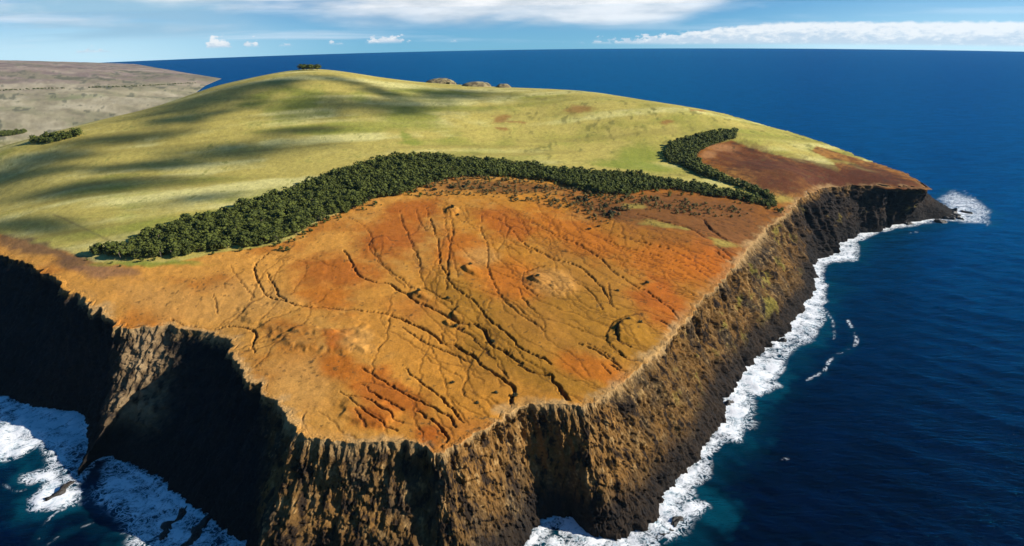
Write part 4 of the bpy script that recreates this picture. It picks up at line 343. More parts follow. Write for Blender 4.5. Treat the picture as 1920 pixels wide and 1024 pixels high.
def carve(x, y):
    """depth of the erosion channels at each point and a 0..1 mask of their beds"""
    dep = np.zeros_like(x); bed = np.zeros_like(x)
    wx = x + 2.6 * fbm2(x / 8, y / 8, 3, 101, .65); wy = y + 2.6 * fbm2(x / 8 + 40, y / 8, 3, 102, .65)
    for gi, (pts, wd, dp) in enumerate(GULLIES + RILLS):
        main = gi < len(GULLIES)
        P = smooth_line(pts, 4) if len(pts) < 30 else np.array(pts)
        reach = wd * 2.2 + 3
        m = (wx > P[:, 0].min() - reach) & (wx < P[:, 0].max() + reach) & (wy > P[:, 1].min() - reach) & (wy < P[:, 1].max() + reach)
        m = np.nonzero(m)[0]
        if not len(m): continue
        d, k = seg_dist(wx[m], wy[m], P, False, reach)
        fade = np.clip(np.minimum(k + 1, len(P) - 1 - k) / 5.0, 0.55 if main else .25, 1)
        vary = (.95 if main else .75) + (.28 if main else .55) * vn2(k * 0.21 + 5.0, k * 0 + wd * 31.0 + gi, 7)
        wloc = max(wd * (.30 + .26 * sstep(2.4, 4.2, wd)) * .9, 1.22) if main else 1.25
        wloc = wloc * ((.72 + .4 * k / len(P)) if main else 1.0) 
        e = dp * fade * vary * sstep(1.0, 0.45, d / (wloc + 1e-6))
        dep[m] = np.maximum(dep[m], e); bed[m] = np.maximum(bed[m], sstep(1.1, 0.45, d / wloc) * (np.clip(dp / 2.2, .75, 1) if main else .55))
    return dep, bed

# ------------------------------------------------------------------ albedo of the ground
def lerp(a, b, f): return a + (b - a) * f[:, None]
def ground_albedo(x, y, z, bed, rimd):
    n = len(x); one = np.ones(n)
    r = np.hypot(x, y)
    w1 = fbm2(x / 60, y / 60, 4, 1); w2 = fbm2(x / 14, y / 14, 4, 2); w3 = fbm2(x / 3.5, y / 3.5, 3, 3); w0 = fbm2(x / 260, y / 260, 3, 4)
    # grass
    c = np.tile(np.array([.43, .35, .085]), (n, 1))
    rot = (x * 0.95 + y * 0.3); rot2 = (-x * 0.3 + y * 0.95)
    st = fbm2(rot / 420, rot2 / 60, 4, 6)
    c = lerp(c, np.array([.58, .52, .19]), sstep(-.1, .55, st + .5 * w1 + .3 * w0))
    c = lerp(c, np.array([.27, .27, .048]), sstep(.05, .55, -st * .6 + w0 * .8 + .35 * w1))
    c = lerp(c, np.array([.32, .285, .055]), .7 * sstep(-250, 350, x) * sstep(-.4, .5, w1 + .4 * w2))
    c = lerp(c, np.array([.20, .20, .045]), .75 * sstep(.42, .62, w2 + .35 * w3) * sstep(-.2, .5, w1 + .35))
    c *= (1 + .16 * w2 + .22 * w3)[:, None]
    tus = fbm2(x / 16, y / 34, 3, 17, .6)
    c = lerp(c, np.array([.13, .125, .03]), .65 * sstep(.30, .55, tus + .25 * w1) * sstep(-350, 200, x))
    c = lerp(c, np.array([.27, .22, .055]), .5 * sstep(.15, .55, fbm2(rot / 300, rot2 / 26, 3, 18)))
    # soil
    wxx = x + 14 * fbm2(x / 35, y / 35, 3, 8); wyy = y + 14 * fbm2(x / 35 + 9, y / 35, 3, 9)
    sd = poly_sd(wxx * .35 + x * .65, wyy * .35 + y * .65, SOIL, 80)
    soil = sstep(-3, 4, sd)
    s = np.tile(np.array([.45, .185, .020]), (n, 1))
    s = lerp(s, np.array([.54, .25, .045]), sstep(60, -320, x))
    s = lerp(s, np.array([.40, .15, .022]), sstep(-.1, .5, w1))
    s = lerp(s, np.array([.215, .072, .010]), .88 * sstep(40, 330, x + 40 * w1))
    s = lerp(s, np.array([.36, .20, .05]), .5 * sstep(.1, .6, w0 + .4 * w2))
    c = lerp(c, s, soil)
    sp_ = fbm2(x / 9, y / 9, 3, 16, .65)
    c = lerp(c, np.array([.10, .045, .014]), soil * .7 * sstep(.12, .5, sp_ + .3 * w1) * sstep(230, 420, x))
    sp2 = fbm2((x * .75 - y * .66) / 40, (x * .66 + y * .75) / 9, 4, 23, .65)
    for E in PATCHES:
        q = ell_q(wxx, wyy, E) + .22 * w2 + .10 * w3
        c = lerp(c, np.array(E[6:9]), .78 * sstep(1.25, .45, q))
    c = lerp(c, np.array([.055, .024, .012]), soil * .75 * sstep(.08, .45, sp2) * sstep(330, 480, x) * sstep(1080, 1180, y))
    # streaky wash lines that follow the slope, only on soil
    gx = base_height(x + 10, y) - base_height(x - 10, y); gy = base_height(x, y + 10) - base_height(x, y - 10)
    g = np.hypot(gx, gy) + 1e-6; tx, ty = -gx / g, -gy / g
    ang = np.arctan2(y - 2000, x + 560); rad = np.hypot(x + 560, y - 2000)
    wash = fbm2(ang * 330 + 2.5 * w2, rad / 60, 4, 12)
    c = c * (1 + soil * (.20 * wash + .13 * w2 + .09 * w3))[:, None]
    c = lerp(c, np.array([.10, .06, .02]), soil * .8 * sstep(.50, .68, fbm2(x / 5, y / 5, 3, 15) + .25 * w1) * sstep(40, 0, np.abs(sd - 20) * 0 + np.maximum(0, 18 - sd)))
    ft, _ = seg_dist(x, y, SPOTS['fence'], False, 8)
    c = lerp(c, np.array([.12, .10, .05]), .4 * sstep(3.2, .8, np.minimum(ft, 50)))
    # channel beds darkened: gully shade put into the soil colour
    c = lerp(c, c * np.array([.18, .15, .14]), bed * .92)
    # pale weathered rim
    rb = sstep(13, 0, rimd + 9 * w2 + 4 * w3 + 9 * w1) * (.35 + .65 * sstep(-.35, .3, fbm2(x / 40, y / 40, 2, 19))) * sstep(1700, 1200, y) * sstep(-560, -470, x)
    c = lerp(c, np.array([.47, .30, .125]), rb * .7)
    # far land
    f = sstep(2500, 3200, r) * sstep(-700, -1100, x)
    a1 = fbm2(x / 500, y / 330, 5, 40, .6); azr_ = np.arctan2(x, y); a2 = fbm2(azr_ * 85, r / 260, 4, 41, .6); a3 = fbm2(azr_ * 30 + .002 * r, r / 520, 4, 42, .6)
    fl = np.tile(np.array([.40, .34, .21]), (n, 1))
    fl = lerp(fl, np.array([.24, .25, .12]), sstep(.0, .5, a1 + .3 * a2))
    hillf = sstep(4600, 6500, r + 900 * a1)
    fl = lerp(fl, np.array([.29, .21, .18]), hillf * .85)
    fl = lerp(fl, np.array([.17, .12, .11]), hillf * sstep(-.15, .4, -a1 + .4 * a2) * .8)
    fl = lerp(fl, np.array([.22, .21, .11]), .55 * sstep(-.05, .35, a3 + .3 * a2))
    fl = lerp(fl, np.array([.44, .38, .25]), .7 * sstep(.1, .45, -a3 + .4 * a2) * (1 - .6 * hillf))
    fl = lerp(fl, np.array([.085, .085, .055]), .8 * sstep(.24, .46, a2 + .35 * a3))
    fl *= (1 + .55 * a2)[:, None]
    c = lerp(c, fl, f)
    return np.clip(c, .008, .75)

def mesh_obj(name, V, F, mat, attrs=(), smooth=True, parent=None):
    me = bpy.data.meshes.new(name)
    V = np.ascontiguousarray(V, np.float32); F = np.ascontiguousarray(F, np.int32)
    me.vertices.add(len(V)); me.vertices.foreach_set('co', V.ravel())
    k = F.shape[1]
    me.loops.add(F.size); me.loops.foreach_set('vertex_index', F.ravel())
    me.polygons.add(len(F)); me.polygons.foreach_set('loop_start', np.arange(0, F.size, k, dtype=np.int32))
    me.update(calc_edges=True)
    if smooth: me.polygons.foreach_set('use_smooth', np.ones(len(F), bool))
    for nm, typ, data in attrs:
        a = me.attributes.new(nm, typ, 'POINT')
        if typ == 'FLOAT_COLOR':
            rgba = np.ones((len(V), 4), np.float32); rgba[:, :3] = data; a.data.foreach_set('color', rgba.ravel())
        else: a.data.foreach_set('value', np.ascontiguousarray(data, np.float32))
    me.validate()
    if mat is not None: me.materials.append(mat)
    o = bpy.data.objects.new(name, me); COL.objects.link(o)
    if parent is not None: o.parent = parent
    return o
def grid_faces(nr, nc, keep):
    i = np.arange(nr * nc).reshape(nr, nc)
    F = np.stack([i[:-1, :-1], i[:-1, 1:], i[1:, 1:], i[1:, :-1]], -1).reshape(-1, 4)
    k = keep.reshape(nr, nc); kk = (k[:-1, :-1] & k[:-1, 1:] & k[1:, 1:] & k[1:, :-1]).reshape(-1)
    F = F[kk]; used = np.zeros(nr * nc, bool); used[F.ravel()] = True
    return F, used
def compact(F, used, *arrs):
    m = np.cumsum(used) - 1
    return (m[F],) + tuple(a[used] for a in arrs)

# ------------------------------------------------------------------ materials of the land
def soil_material(name, bump1=.5, rough=.95):
    m, t, out = new_mat(name)
    col = t.attr('albedo').outputs['Color']; geo = t.new('ShaderNodeNewGeometry'); P = geo.outputs['Position']
    n1 = t.noise(P, 0.55, 4, .6); n2 = t.noise(P, 0.11, 4, .6)
    f = t.math('ADD', t.math('MULTIPLY', n1, .62), t.math('ADD', .44, t.math('MULTIPLY', n2, .5)))
    c = t.mix(1.0, col, t.comb(f, f, f), 'MULTIPLY')
    b = t.new('ShaderNodeBsdfPrincipled'); t.put(b.inputs['Base Color'], c); b.inputs['Roughness'].default_value = rough
    b.inputs['Specular IOR Level'].default_value = .12
    t.put(b.inputs['Normal'], t.bump(t.math('ADD', n1, t.math('MULTIPLY', n2, 2.0)), bump1, 1.3))
    t.l.new(b.outputs[0], out.inputs[0]); return m
M_GROUND = soil_material('grass_and_soil', .34)
M_ROCK = soil_material('cliff_rock', .9)

# ------------------------------------------------------------------ ground sheet
th_in = np.arctan(np.linspace(-1.0, 1.0, 1180)); thE = np.linspace(math.radians(45.3), math.radians(62), 24)
TH = np.r_[-thE[::-1], th_in, thE]
vv = np.linspace(960, 113, 600); ang = PITCH + np.arctan((vv - 512) / 1280.0)
rr = (HC - 115) / np.tan(ang); rr = rr[rr < 3300]
RR = np.r_[rr, np.exp(np.linspace(np.log(rr[-1] * 1.012), np.log(13000), 85))]
T2, R2 = np.meshgrid(TH, RR); gx = (R2 * np.sin(T2)).ravel(); gy = (R2 * np.cos(T2)).ravel()
FARP = np.array([[-1000, 2900]] + [list(p) for p in FARCOAST] + [[-7500, 12800], [-20000, 12800], [-20000, 1200], [-1500, 1380]])
isl = in_poly(gx, gy, ISLAND); farl = in_poly(gx, gy, FARP)
keep = isl | farl
F, used = grid_faces(len(RR), len(TH), keep)
F, gx, gy, isl = compact(F, used, gx, gy, isl)
gz = base_height(gx, gy)
rimd, _ = seg_dist(gx, gy, R_[::2], False, 90); rimd = np.minimum(rimd, 90)
dep, bed = carve(gx, gy)
near = sstep(2400, 1500, np.hypot(gx, gy))
gz = gz + smooth_bumps(gx, gy) - dep * sstep(2, 14, rimd)
soilm = in_poly(gx, gy, SOIL)
gz += near * np.where(soilm, 1.0, .35) * (0.9 * fbm2(gx / 22, gy / 22, 4, 61) + .24 * fbm2(gx / 5, gy / 5, 3, 62))
gz += 3.0 * fbm2(gx / 170, gy / 170, 3, 63) * near
gz += sstep(2800, 4000, np.hypot(gx, gy)) * (9 * fbm2(gx / 500, gy / 500, 4, 64))
fc, _ = seg_dist(gx, gy, FARCOAST, False); farm = (~isl)
gz = np.where(farm & (np.hypot(gx, gy) > 4000), np.minimum(gz, fc * .09 - 3), gz)
alb = ground_albedo(gx, gy, gz, bed, rimd)
def top_z(x, y):
    """ground level at single points (without channels)"""
    x = np.atleast_1d(np.asarray(x, float)); y = np.atleast_1d(np.asarray(y, float))
    nr = sstep(2400, 1500, np.hypot(x, y))
    z = base_height(x, y) + smooth_bumps(x, y)
    sm = in_poly(x, y, SOIL)
    z += nr * np.where(sm, 1.0, .35) * (0.9 * fbm2(x / 22, y / 22, 4, 61) + .5 * fbm2(x / 5, y / 5, 3, 62)) + 3.0 * fbm2(x / 170, y / 170, 3, 63) * nr
    return z - curve_drop(x, y)
sink = np.where(isl & (rimd < 5.0), (5.0 - rimd) * .5, 0)
ground = mesh_obj('ground', np.stack([gx, gy, gz - sink - curve_drop(gx, gy)], 1), F, M_GROUND, [('albedo', 'FLOAT_COLOR', alb)])
ground['kind'] = 'structure'
del T2, R2

# ------------------------------------------------------------------ cliff
NS = len(R_); NV = 150
In = R_ - out_n * 9.0
rows = []
vv = np.linspace(0, 1, NV)
zr = base_height(R_[:, 0], R_[:, 1]); zi = base_height(In[:, 0], In[:, 1])
# profile: short lip on the plateau, steep upper wall, slightly gentler foot
lip = 7
vx = np.r_[np.linspace(-1, 0, lip), np.linspace(0, 1, NV - lip + 1)[1:]]
A_, V_ = np.meshgrid(np.arange(NS), vx, indexing='ij')
down = np.clip(V_, 0, 1); up = np.clip(-V_, 0, 1)
west = sstep(-170, -230, R_[:, 0]) * sstep(-1500, -1300, R_[:, 0])              # the steep bays on the west side
steep = (1.25 + .35 * fbm2(arc / 60, arc * 0 + 2.0, 2, 91))[:, None]
hf = down ** steep
cx = R_[:, 0][:, None] * (1 - hf) + S_[:, 0][:, None] * hf; cy = R_[:, 1][:, None] * (1 - hf) + S_[:, 1][:, None] * hf
cz = zr[:, None] * (1 - down) - 9.0 * sstep(.94, 1.0, down)
cx = np.where(V_ < 0, R_[:, 0][:, None] * (1 - up) + In[:, 0][:, None] * up, cx)
cy = np.where(V_ < 0, R_[:, 1][:, None] * (1 - up) + In[:, 1][:, None] * up, cy)
lipz = base_height(cx.ravel(), cy.ravel()).reshape(cx.shape) + smooth_bumps(cx.ravel(), cy.ravel()).reshape(cx.shape)
nr_ = (0.9 * fbm2(cx / 22, cy / 22, 4, 61) + .5 * fbm2(cx / 5, cy / 5, 3, 62)) + 3.0 * fbm2(cx / 170, cy / 170, 3, 63)
cz = np.where(V_ <= 0, lipz + nr_ + .5 * (1 - up) - 1.1 * sstep(.55, 1, up), cz + (nr_ + .5) * (1 - down) ** 6)
a2 = arc[:, None] + 0 * V_
# drainage flutes: ridged in the along-shore direction, leaning, growing downwards
lean = a2 + 14 * down * vn2(a2 / 90, V_ * 0 + 1.0, 93) + 5 * fbm2(a2 / 40, down * 3, 3, 94)
fl1 = 1 - np.abs(vn2(lean / 26, down * .9, 95)) * 2
fl2 = 1 - np.abs(vn2(lean / 9.5, down * 2.2, 96)) * 2
fl3 = vn2(lean / 70, down * .5, 97)
env = sstep(0.0, .16, down) * (1 - .35 * sstep(.75, 1, down))
rock = fbm3(cx / 8.5, cy / 8.5, cz / 24, 5, 98, .64)
crag = np.abs(fbm3(cx / 5, cy / 5, cz / 15, 4, 99, .6))
rock2 = fbm3(cx / 3.6, cy / 3.6, cz / 4.5, 3, 198, .6)
ridg = .5 + .5 * vn2(a2 / 45, down * 1.5, 197)
disp = env * (3.4 * fl1 * ridg + 1.6 * fl2 * (1 - .6 * ridg) + 9.0 * fl3) + (sstep(0, .06, down)) * (6.5 * rock - 5.5 * crag + 2.6 * rock2 + 1.5)
far_ = (sstep(330, 520, R_[:, 0]) + .55 * sstep(40, 120, R_[:, 0]) * sstep(520, 330, R_[:, 0]))[:, None]
ribs = 1 - 2 * np.abs(vn2(lean / 24, down * .8, 211)); ribs2 = fbm3(cx / 24, cy / 24, cz / 30, 4, 212, .65)
disp = disp + far_ * sstep(.02, .2, down) * (6.5 * ribs + 9.0 * ribs2 - 5 * np.abs(ribs2) + 2)
but = np.exp(-(((R_[:, 0] + 182) / 17.0) ** 2 + ((R_[:, 1] - 490) / 26.0) ** 2))
disp = disp + but[:, None] * 19 * sstep(.22, .62, down)
lay = cz / 11.0 + 1.3 * fbm3(cx / 50, cy / 50, cz / 60, 3, 220); fr_ = lay - np.floor(lay)
bench = sstep(0, .22, fr_) * (1 - .75 * fr_)
disp = disp + 3.4 * env * (bench - .5) * (.5 + .5 * vn2(a2 / 38, lay, 221))
# a deep cove with a cave at the south-east corner
cove = np.exp(-((R_[:, 0] - 44) / 13.0) ** 2) * np.exp(-((R_[:, 1] - 530) / 40.0) ** 2)
disp = disp - cove[:, None] * (15 * sstep(.1, .85, down))
cut = np.exp(-((R_[:, 0] + 75) / 9.0) ** 2) * (R_[:, 1] < 560)
disp = disp - cut[:, None] * 9 * sstep(0.02, .3, down) * (1 - sstep(.5, .95, down))
cx = cx + out_n[:, 0][:, None] * disp; cy = cy + out_n[:, 1][:, None] * disp
cz = cz + sstep(.02, .1, down) * (1 - sstep(.9, 1, down)) * (1.6 * fbm3(cx / 6, cy / 6, cz / 6, 3, 103) + 1.2 * np.sin(cz / 5.5 + 2 * fl3) * .6)
cz = np.where(V_ <= 0, cz, cz)
# crumbling edge: small blocks on the lip
cz = cz + np.exp(-((V_ - .0) / .05) ** 2) * 1.6 * np.maximum(0, fbm3(cx / 4, cy / 4, cz / 4, 3, 105))
CXf, CYf, CZf = cx.ravel(), cy.ravel(), cz.ravel(); df = down.ravel(); uf = up.ravel(); af = a2.ravel()
n_ = len(CXf)
k1 = fbm3(CXf / 30, CYf / 30, CZf / 40, 4, 110); k2 = fbm3(CXf / 6.5, CYf / 6.5, CZf / 20, 4, 111, .65); k3 = fbm3(CXf / 2.2, CYf / 2.2, CZf / 2.2, 3, 112)
ca_ = np.tile(np.array([.15, .080, .024]), (n_, 1))
ca_ = lerp(ca_, np.array([.20, .10, .026]), sstep(.0, .5, k1))
ca_ = lerp(ca_, np.array([.06, .042, .024]), sstep(.0, .45, -k1 + .3 * k2))
ca_ = lerp(ca_, np.array([.33, .205, .08]), .8 * sstep(.16, .5, k2 + .4 * k3))
ca_ = lerp(ca_, np.array([.017, .012, .009]), .94 * sstep(.05, .28, -k2 + .25 * k3))
layf = CZf / 11.0 + 1.3 * fbm3(CXf / 50, CYf / 50, CZf / 60, 3, 220); stra = vn2(layf * 1.7, layf * 0 + .5, 222)
ca_ *= (1 + .38 * stra * sstep(-.4, .5, k1 + .3))[:, None]
# scrubby green on the ledges of the eastern wall
veg = sstep(.12, .42, fbm3(CXf / 34 + 3, CYf / 34, CZf / 20, 3, 115) + .55 * k2 - .1) * sstep(100, 240, CXf) * sstep(.02, .15, df) * sstep(.85, .6, df)
ca_ = lerp(ca_, np.array([.24, .20, .035]), .75 * veg)
# dark basalt of the far headland; shade of the western bays painted near-black
head = sstep(430, 560, CXf) * sstep(.03, .14, df)
kb = fbm3(CXf / 20, CYf / 20, CZf / 16, 4, 213, .6)
ca_ = lerp(ca_, np.array([.026, .019, .015]) * 1.0 + 0 * ca_, head * sstep(-.35, .15, .22 - kb * .9))
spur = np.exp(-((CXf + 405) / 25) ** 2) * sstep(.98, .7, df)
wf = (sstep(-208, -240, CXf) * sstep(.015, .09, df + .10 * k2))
bay_shade = np.clip(wf * (1 - spur * 1.0), 0, 1)
ca_ = lerp(ca_, np.array([.011, .012, .014]) + 0 * ca_, bay_shade * .95)
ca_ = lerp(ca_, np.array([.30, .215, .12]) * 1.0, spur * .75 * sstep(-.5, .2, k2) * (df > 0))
ca_ *= (1 - .22 * sstep(60, 160, CXf))[:, None]
# weathered pale lip, wet black foot
lipm = sstep(.085, -.02, df + .05 * k2 + .07 * k3 + .07 * k1) * sstep(1300, 1100, CYf) * sstep(-620, -520, CXf)
ca_ = lerp(ca_, np.array([.43, .275, .115]), lipm * .75)
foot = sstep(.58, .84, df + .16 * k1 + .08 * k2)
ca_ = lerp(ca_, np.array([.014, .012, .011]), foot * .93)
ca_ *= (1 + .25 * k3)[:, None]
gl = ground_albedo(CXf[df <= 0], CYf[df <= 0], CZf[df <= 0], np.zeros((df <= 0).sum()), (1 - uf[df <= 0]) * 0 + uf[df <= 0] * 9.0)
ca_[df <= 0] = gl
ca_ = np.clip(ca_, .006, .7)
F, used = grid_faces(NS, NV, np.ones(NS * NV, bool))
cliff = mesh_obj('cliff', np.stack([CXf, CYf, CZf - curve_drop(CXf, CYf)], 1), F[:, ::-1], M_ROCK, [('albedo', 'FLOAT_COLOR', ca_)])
cliff['kind'] = 'structure'

# ------------------------------------------------------------------ sea
def sea_material():
    m, t, out = new_mat('sea_water')
    geo = t.new('ShaderNodeNewGeometry'); P = geo.outputs['Position']
    foam = t.attr('foam').outputs['Fac']; turq = t.attr('shallow').outputs['Fac']
    mp = t.new('ShaderNodeMapping'); t.put(mp.inputs['Vector'], P); mp.inputs['Rotation'].default_value = (0, 0, math.radians(45)); mp.inputs['Scale'].default_value = (.45, 1.6, 1)
    w1 = t.noise(mp.outputs[0], .035, 5, .6, .3); w2 = t.noise(mp.outputs[0], .16, 4, .6); w3 = t.noise(P, .012, 3, .5)
    h = t.math('ADD', t.math('MULTIPLY', w1, 3.0), t.math('MULTIPLY', w2, 1.0))
    nrm = t.bump(h, .8, 2.4)
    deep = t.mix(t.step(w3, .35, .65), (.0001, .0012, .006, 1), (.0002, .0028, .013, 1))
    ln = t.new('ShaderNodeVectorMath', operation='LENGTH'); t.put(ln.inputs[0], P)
    deep = t.mix(t.step(ln.outputs['Value'], 560, 1900), deep, (.0001, .040, .112, 1))      # dark near, bright far: sky reflection falloff painted into the base
    swl = t.math('ADD', .62, t.math('MULTIPLY', t.step(t.math('ADD', t.math('MULTIPLY', w1, .55), t.math('MULTIPLY', w2, .45)), .36, .64), .85))
    deep = t.mix(1.0, deep, t.comb(swl, swl, swl), 'MULTIPLY')      # light and dark of the swell painted into the base colour
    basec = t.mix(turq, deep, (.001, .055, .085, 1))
    # wind-roughened water: Fresnel reflection that levels off at grazing angles
    fr = t.new('ShaderNodeFresnel'); fr.inputs['IOR'].default_value = 1.33; t.put(fr.inputs['Normal'], nrm)
    gl = t.new('ShaderNodeBsdfGlossy'); gl.inputs['Color'].default_value = (.02, .42, .78, 1); gl.inputs['Roughness'].default_value = .24; t.put(gl.inputs['Normal'], nrm)
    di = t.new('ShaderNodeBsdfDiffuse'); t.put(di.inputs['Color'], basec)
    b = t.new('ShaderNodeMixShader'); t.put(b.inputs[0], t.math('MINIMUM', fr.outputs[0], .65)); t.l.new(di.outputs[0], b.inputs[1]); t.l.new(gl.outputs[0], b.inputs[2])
    f1 = t.noise(P, .085, 7, .70, 1.1); f2 = t.noise(P, .45, 5, .68, .8)
    fm = t.math('ADD', t.math('MULTIPLY', f1, .68), t.math('MULTIPLY', f2, .32))
    mask = t.step(t.math('ADD', foam, t.math('MULTIPLY', t.math('SUBTRACT', fm, .5), 2.8)), .30, .82)
    mask = t.math('MULTIPLY', mask, t.step(foam, .02, .22))
    lace = t.math('SUBTRACT', 1.0, t.math('ABSOLUTE', t.math('SUBTRACT', t.math('MULTIPLY', t.noise(P, .11, 5, .6, 1.4), 2.0), 1.0)))
    lace = t.math('MULTIPLY', t.math('MULTIPLY', t.step(lace, .86, .97), t.step(foam, .03, .30)), .85)
    mask = t.math('MAXIMUM', t.math('MULTIPLY', mask, t.step(fm, .26, .46, .72, 1.0)), lace)
    fb = t.new('ShaderNodeBsdfPrincipled'); fb.inputs['Roughness'].default_value = .9; fb.inputs['Specular IOR Level'].default_value = .1
    t.put(fb.inputs['Base Color'], t.mix(t.step(fm, .28, .54), (.34, .56, .66, 1), (.88, .90, .92, 1)))
    t.put(fb.inputs['Normal'], t.bump(fm, .8, 2.0))
    mx = t.new('ShaderNodeMixShader'); t.put(mx.inputs[0], mask); t.l.new(b.outputs[0], mx.inputs[1]); t.l.new(fb.outputs[0], mx.inputs[2])
    t.l.new(mx.outputs[0], out.inputs[0]); return m
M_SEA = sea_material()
thS = np.r_[np.linspace(-math.pi, -math.radians(50), 40)[:-1], np.arctan(np.linspace(-1.19, 1.19, 660)), np.linspace(math.radians(50), math.pi, 40)[1:]]
vS = np.linspace(1180, 108, 400); rS = HC / np.tan(PITCH + np.arctan((vS - 512) / 1280.0)); rS = rS[rS < 9000]
rS = np.r_[np.linspace(3, rS[0], 30)[:-1], rS, np.exp(np.linspace(np.log(rS[-1] * 1.02), np.log(30000), 60))]
T2, R2 = np.meshgrid(thS, rS); sx = (R2 * np.sin(T2)).ravel(); sy = (R2 * np.cos(T2)).ravel()
shore = S_[::2]; W = np.interp(np.arange(len(shore)), [0, len(shore)], [1, 1])
box = (np.hypot(sx, sy) < 2100) & (np.abs(T2.ravel()) < 1.05)
dsh = np.full(sx.shape, 400.0); ksh = np.zeros(sx.shape, np.int32)
dsh[box], ksh[box] = seg_dist(sx[box], sy[box], shore, False, 140)
dsh = np.minimum(dsh, 400)
inside = in_poly(sx, sy, np.vstack([shore, ISLAND[-3:]]))
f1 = fbm2(sx / 38, sy / 38, 4, 120); f2 = fbm2(sx / 11, sy / 11, 4, 121)
wid = 13 + 11 * vn2(ksh * shore.shape[0] ** 0 * .021, ksh * 0 + .5, 122)
wid = .74 * np.clip(wid, 4, 30) * np.where(sx > -20, 1.0, .55)
foam = np.where(dsh < 399, sstep(2.5, .05, dsh / wid + .9 * f1 + .6 * f2), 0) * np.clip(.80 + .55 * f1 + .35 * f2, .3, 1)
shal = np.where(dsh < 399, sstep(75, 2, dsh + 40 * f1 + 12 * f2), 0) * .42
for P, soft, amt in FOAM:
    s = poly_sd(sx, sy, P, 60) + 6 * f1 + 4.5 * f2
    foam = np.maximum(foam, .86 * amt * np.clip(.9 + .5 * f1 + .4 * f2, .4, 1.1) * sstep(-1.3 * soft, 2.2 * soft, s)); shal = np.maximum(shal, .8 * sstep(-30, 3, s + 22 * f1 + 10 * f2))
for P, wd, amt in STREAK:
    d, _ = seg_dist(sx, sy, smooth_line(P, 5) if len(P) > 2 else P, False, 40)
    foam = np.maximum(foam, (.60 if len(P) > 3 else .40) * amt * sstep(1.5, .2, np.minimum(d, 60) / wd + .9 * f2 + .3 * f1) * sstep(-.45, .25, f2 + .8 * f1)); shal = np.maximum(shal, (.25 if len(P) > 3 else 0) * sstep(12, 0, np.minimum(d, 60) + 6 * f2))
rS_ = np.hypot(sx, sy)
wv = np.zeros_like(sx); rngw = np.random.default_rng(11)
for L, am, dang in [(46, .42, 0), (31, .3, 14), (22, .22, -18), (64, .4, 9), (17, .13, 30)]:
    a = math.radians(45 + dang)
    kx, ky = math.cos(a) * 2 * math.pi / L, math.sin(a) * 2 * math.pi / L
    lod = np.clip((L / 3.0) / (rS_ * rS_ / (HC * 683) + 1e-3), 0, 1) ** 2
    wv += 1.7 * am * lod * np.sin(kx * sx + ky * sy + 2.2 * fbm2(sx / 120, sy / 120, 2, 130 + int(L))) * (.6 + .8 * fbm2(sx / 200, sy / 200, 2, 140 + int(L)))
sz = wv + .8 * foam * (.5 + f2)
F, used = grid_faces(len(rS), len(thS), ~(inside & (dsh > 40)))
# close the ring behind the camera
n0 = len(thS); i0 = np.arange(len(rS) - 1) * n0
F = np.vstack([F, np.stack([i0 + n0 - 1, i0, i0 + n0, i0 + 2 * n0 - 1], 1)]); used[F[-len(i0):].ravel()] = True
F, sx, sy, sz, foam, shal = compact(F, used, sx, sy, sz, foam, shal)
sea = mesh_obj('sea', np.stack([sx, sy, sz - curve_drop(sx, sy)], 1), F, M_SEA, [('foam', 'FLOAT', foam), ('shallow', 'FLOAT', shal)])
sea['kind'] = 'structure'

# ------------------------------------------------------------------ vegetation
def leaf_material(name, c1, c2):
    m, t, out = new_mat(name)
    geo = t.new('ShaderNodeNewGeometry'); P = geo.outputs['Position']
    n = t.noise(P, .7, 4, .65); n2 = t.noise(P, .09, 3, .6)
    c = t.mix(t.step(t.math('ADD', t.math('MULTIPLY', n, .6), t.math('MULTIPLY', n2, .4)), .36, .64), c1, c2)
    b = t.new('ShaderNodeBsdfPrincipled'); t.put(b.inputs['Base Color'], c); b.inputs['Roughness'].default_value = .8; b.inputs['Specular IOR Level'].default_value = .2
    t.put(b.inputs['Normal'], t.bump(n, .9, .6))
    t.l.new(b.outputs[0], out.inputs[0]); return m
M_LEAF = leaf_material('eucalyptus_leaves', (.015, .025, .004, 1), (.115, .132, .020, 1))
M_BUSH = leaf_material('shrub_leaves', (.012, .016, .008, 1), (.04, .045, .016, 1))
M_DRY = leaf_material('dry_scrub', (.05, .05, .012, 1), (.20, .14, .045, 1))
M_BARK, t, out = new_mat('bark')
b = t.new('ShaderNodeBsdfPrincipled'); g_ = t.new('ShaderNodeNewGeometry')
t.put(b.inputs['Base Color'], t.mix(t.noise(g_.outputs['Position'], 1.2), (.10, .075, .05, 1), (.26, .21, .16, 1))); b.inputs['Roughness'].default_value = .9
t.l.new(b.outputs[0], out.inputs[0])

